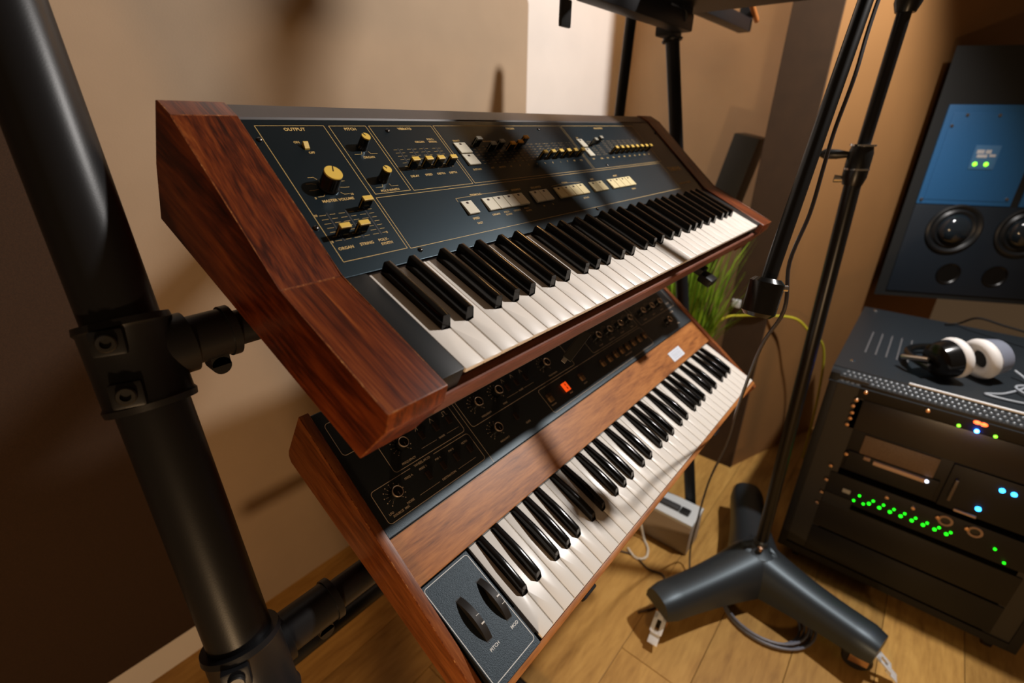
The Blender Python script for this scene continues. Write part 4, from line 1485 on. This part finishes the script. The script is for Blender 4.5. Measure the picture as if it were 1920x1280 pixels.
# ================================================================== plant, floor box and small things at the back
PLX, PLY = 1.70, 0.58
PL_ = empty('potted_grass', (PLX, PLY, 0))
tag(PL_, 'tall green grass plant in a black pot behind the lower synthesizer', 'plant')
bm = bmesh.new()
add_lathe(bm, [(0.0, 0.0), (0.085, 0.0), (0.11, 0.36), (0.112, 0.38), (0.100, 0.38), (0.098, 0.35), (0.0, 0.35)], 24)
bm_obj('pot', bm, BLK, PL_, smooth=True)
bm = bmesh.new()
for k in range(340):
    a = random.uniform(0, 2 * math.pi)
    r0 = random.uniform(0, 0.085)
    lean = random.uniform(0.01, 0.13) if random.random() < 0.85 else random.uniform(0.12, 0.20)
    hgt = random.uniform(0.40, 0.72)
    w = random.uniform(0.003, 0.0065)
    b0 = Vector((r0 * math.cos(a), r0 * math.sin(a), 0.34))
    a2 = a + random.uniform(-0.7, 0.7)
    dr = Vector((math.cos(a2), math.sin(a2), 0))
    px_ = Vector((-dr.y, dr.x, 0))
    yaw = random.uniform(-1, 1)
    px_ = (px_ * math.cos(yaw) + dr * math.sin(yaw)).normalized()
    prev = None
    for j in range(7):
        t = j / 6
        c = b0 + dr * (lean * t ** 2.0) + Vector((0, 0, hgt * (t - 0.30 * lean * t ** 3)))
        ww = w * (1 - t ** 2.2) + 0.0004
        cur = (bm.verts.new(c - px_ * ww), bm.verts.new(c + px_ * ww))
        if prev:
            bm.faces.new((prev[0], prev[1], cur[1], cur[0]))
        prev = cur
o = bm_obj('grass_blades', bm, mat('grass_green', (0.20, 0.33, 0.018), 0.45, var=0.75, vscale=16), PL_, smooth=True)
o['kind'] = 'stuff'

FB = empty('floor_box', (1.37, 0.47, 0))
tag(FB, 'small pale grey box with a black bar on its lid on the floor', 'box')
bm = bmesh.new()
add_box(bm, 1.320, 1.425, 0.315, 0.62, 0.004, 0.125, 0.004)
wl(bm_obj('box_body', bm, mat('box_grey', (0.42, 0.36, 0.30), 0.5), smooth=True), FB)
bm = bmesh.new()
add_box(bm, 1.318, 1.427, 0.313, 0.622, 0.125, 0.138, 0.003)
wl(bm_obj('box_lid', bm, mat('lid_pale', (0.62, 0.65, 0.66), 0.45), smooth=True), FB)
bm = bmesh.new()
add_box(bm, 1.352, 1.376, 0.375, 0.60, 0.138, 0.150, 0.002)
wl(bm_obj('lid_bar', bm, DGREY, smooth=True), FB)
bm = bmesh.new()
add_box(bm, 1.350, 1.378, 0.340, 0.372, 0.138, 0.148, 0.002)
wl(bm_obj('lid_latch', bm, BLK, smooth=True), FB)
tag(tube('white_lead', smooth_path([(1.31, 0.50, 0.12), (1.300, 0.478, 0.06), (1.292, 0.455, 0.008), (1.262, 0.425, 0.005), (1.222, 0.415, 0.005), (1.20, 0.44, 0.005), (1.22, 0.48, 0.005)], 6), 0.004, mat('lead_white', (0.7, 0.64, 0.52), 0.5), n=8),
    'short white lead hanging from the pale floor box', 'cable')
tag(tube('floor_cable', smooth_path([(1.14, 0.60, 0.004), (1.19, 0.50, 0.004), (1.205, 0.445, 0.004), (1.186, 0.389, 0.004), (1.192, 0.335, 0.004), (1.10, 0.30, 0.004), (1.02, 0.34, 0.004)], 6), 0.003, mat('lead_brown', (0.06, 0.035, 0.02), 0.5), n=8),
    'thin brown cable lying on the floorboards near the pale floor box', 'cable')
tag(tube('yellow_cable', smooth_path([(1.84, 0.56, H - 0.75), (1.88, 0.489, H - 0.684), (1.90, 0.439, H - 0.669), (1.91, 0.345, H - 0.648), (1.985, 0.275, H - 0.663), (2.035, 0.228, H - 0.714), (2.10, 0.167, H - 0.799), (2.15, 0.14, H - 1.05), (2.18, 0.13, 0.006)], 6), 0.0045, mat('cable_yellow', (0.55, 0.50, 0.03), 0.5), n=8),
    'yellow-green cable looping across the angled brown wall behind the microphone stand', 'cable')
# leaning dark case with a tan block, against the right wall
LC = empty('leaning_case', (2.10, 0.80, 0))
tag(LC, 'dark upright case leaning by the wall behind the right end of the upper synthesizer', 'case')
bm = bmesh.new()
M = Matrix.Translation((2.10, 0.850, 0)) @ Matrix.Rotation(math.radians(11.2), 4, 'X')
add_box(bm, -0.06, 0.06, -0.050, 0.045, 0.0, 1.335, 0.006, M)
wl(bm_obj('case_shell', bm, mat('case_charcoal', (0.030, 0.034, 0.036), 0.5), smooth=True), LC)
bm = bmesh.new()
add_box(bm, -0.075, -0.058, -0.040, 0.012, 0.99, 1.115, 0.003, M)
wl(bm_obj('tan_block', bm, mat('tan_wood', (0.52, 0.34, 0.20), 0.5), smooth=True), LC)
so = empty('wall_socket', (1.905, 0.4555, H - 0.63))
tag(so, 'small white socket plate on the narrow end of the angled brown wall', 'socket')
box('socket_plate', -0.008, 0.0, -0.002, 0.028, -0.012, 0.018, mat('socket_white', (0.75, 0.78, 0.8), 0.4), so, 0.001)
box('socket_pin', -0.008, 0.0, -0.020, -0.010, -0.012, -0.002, mat('socket_amber', (0.6, 0.4, 0.2), 0.4), so, 0.001)
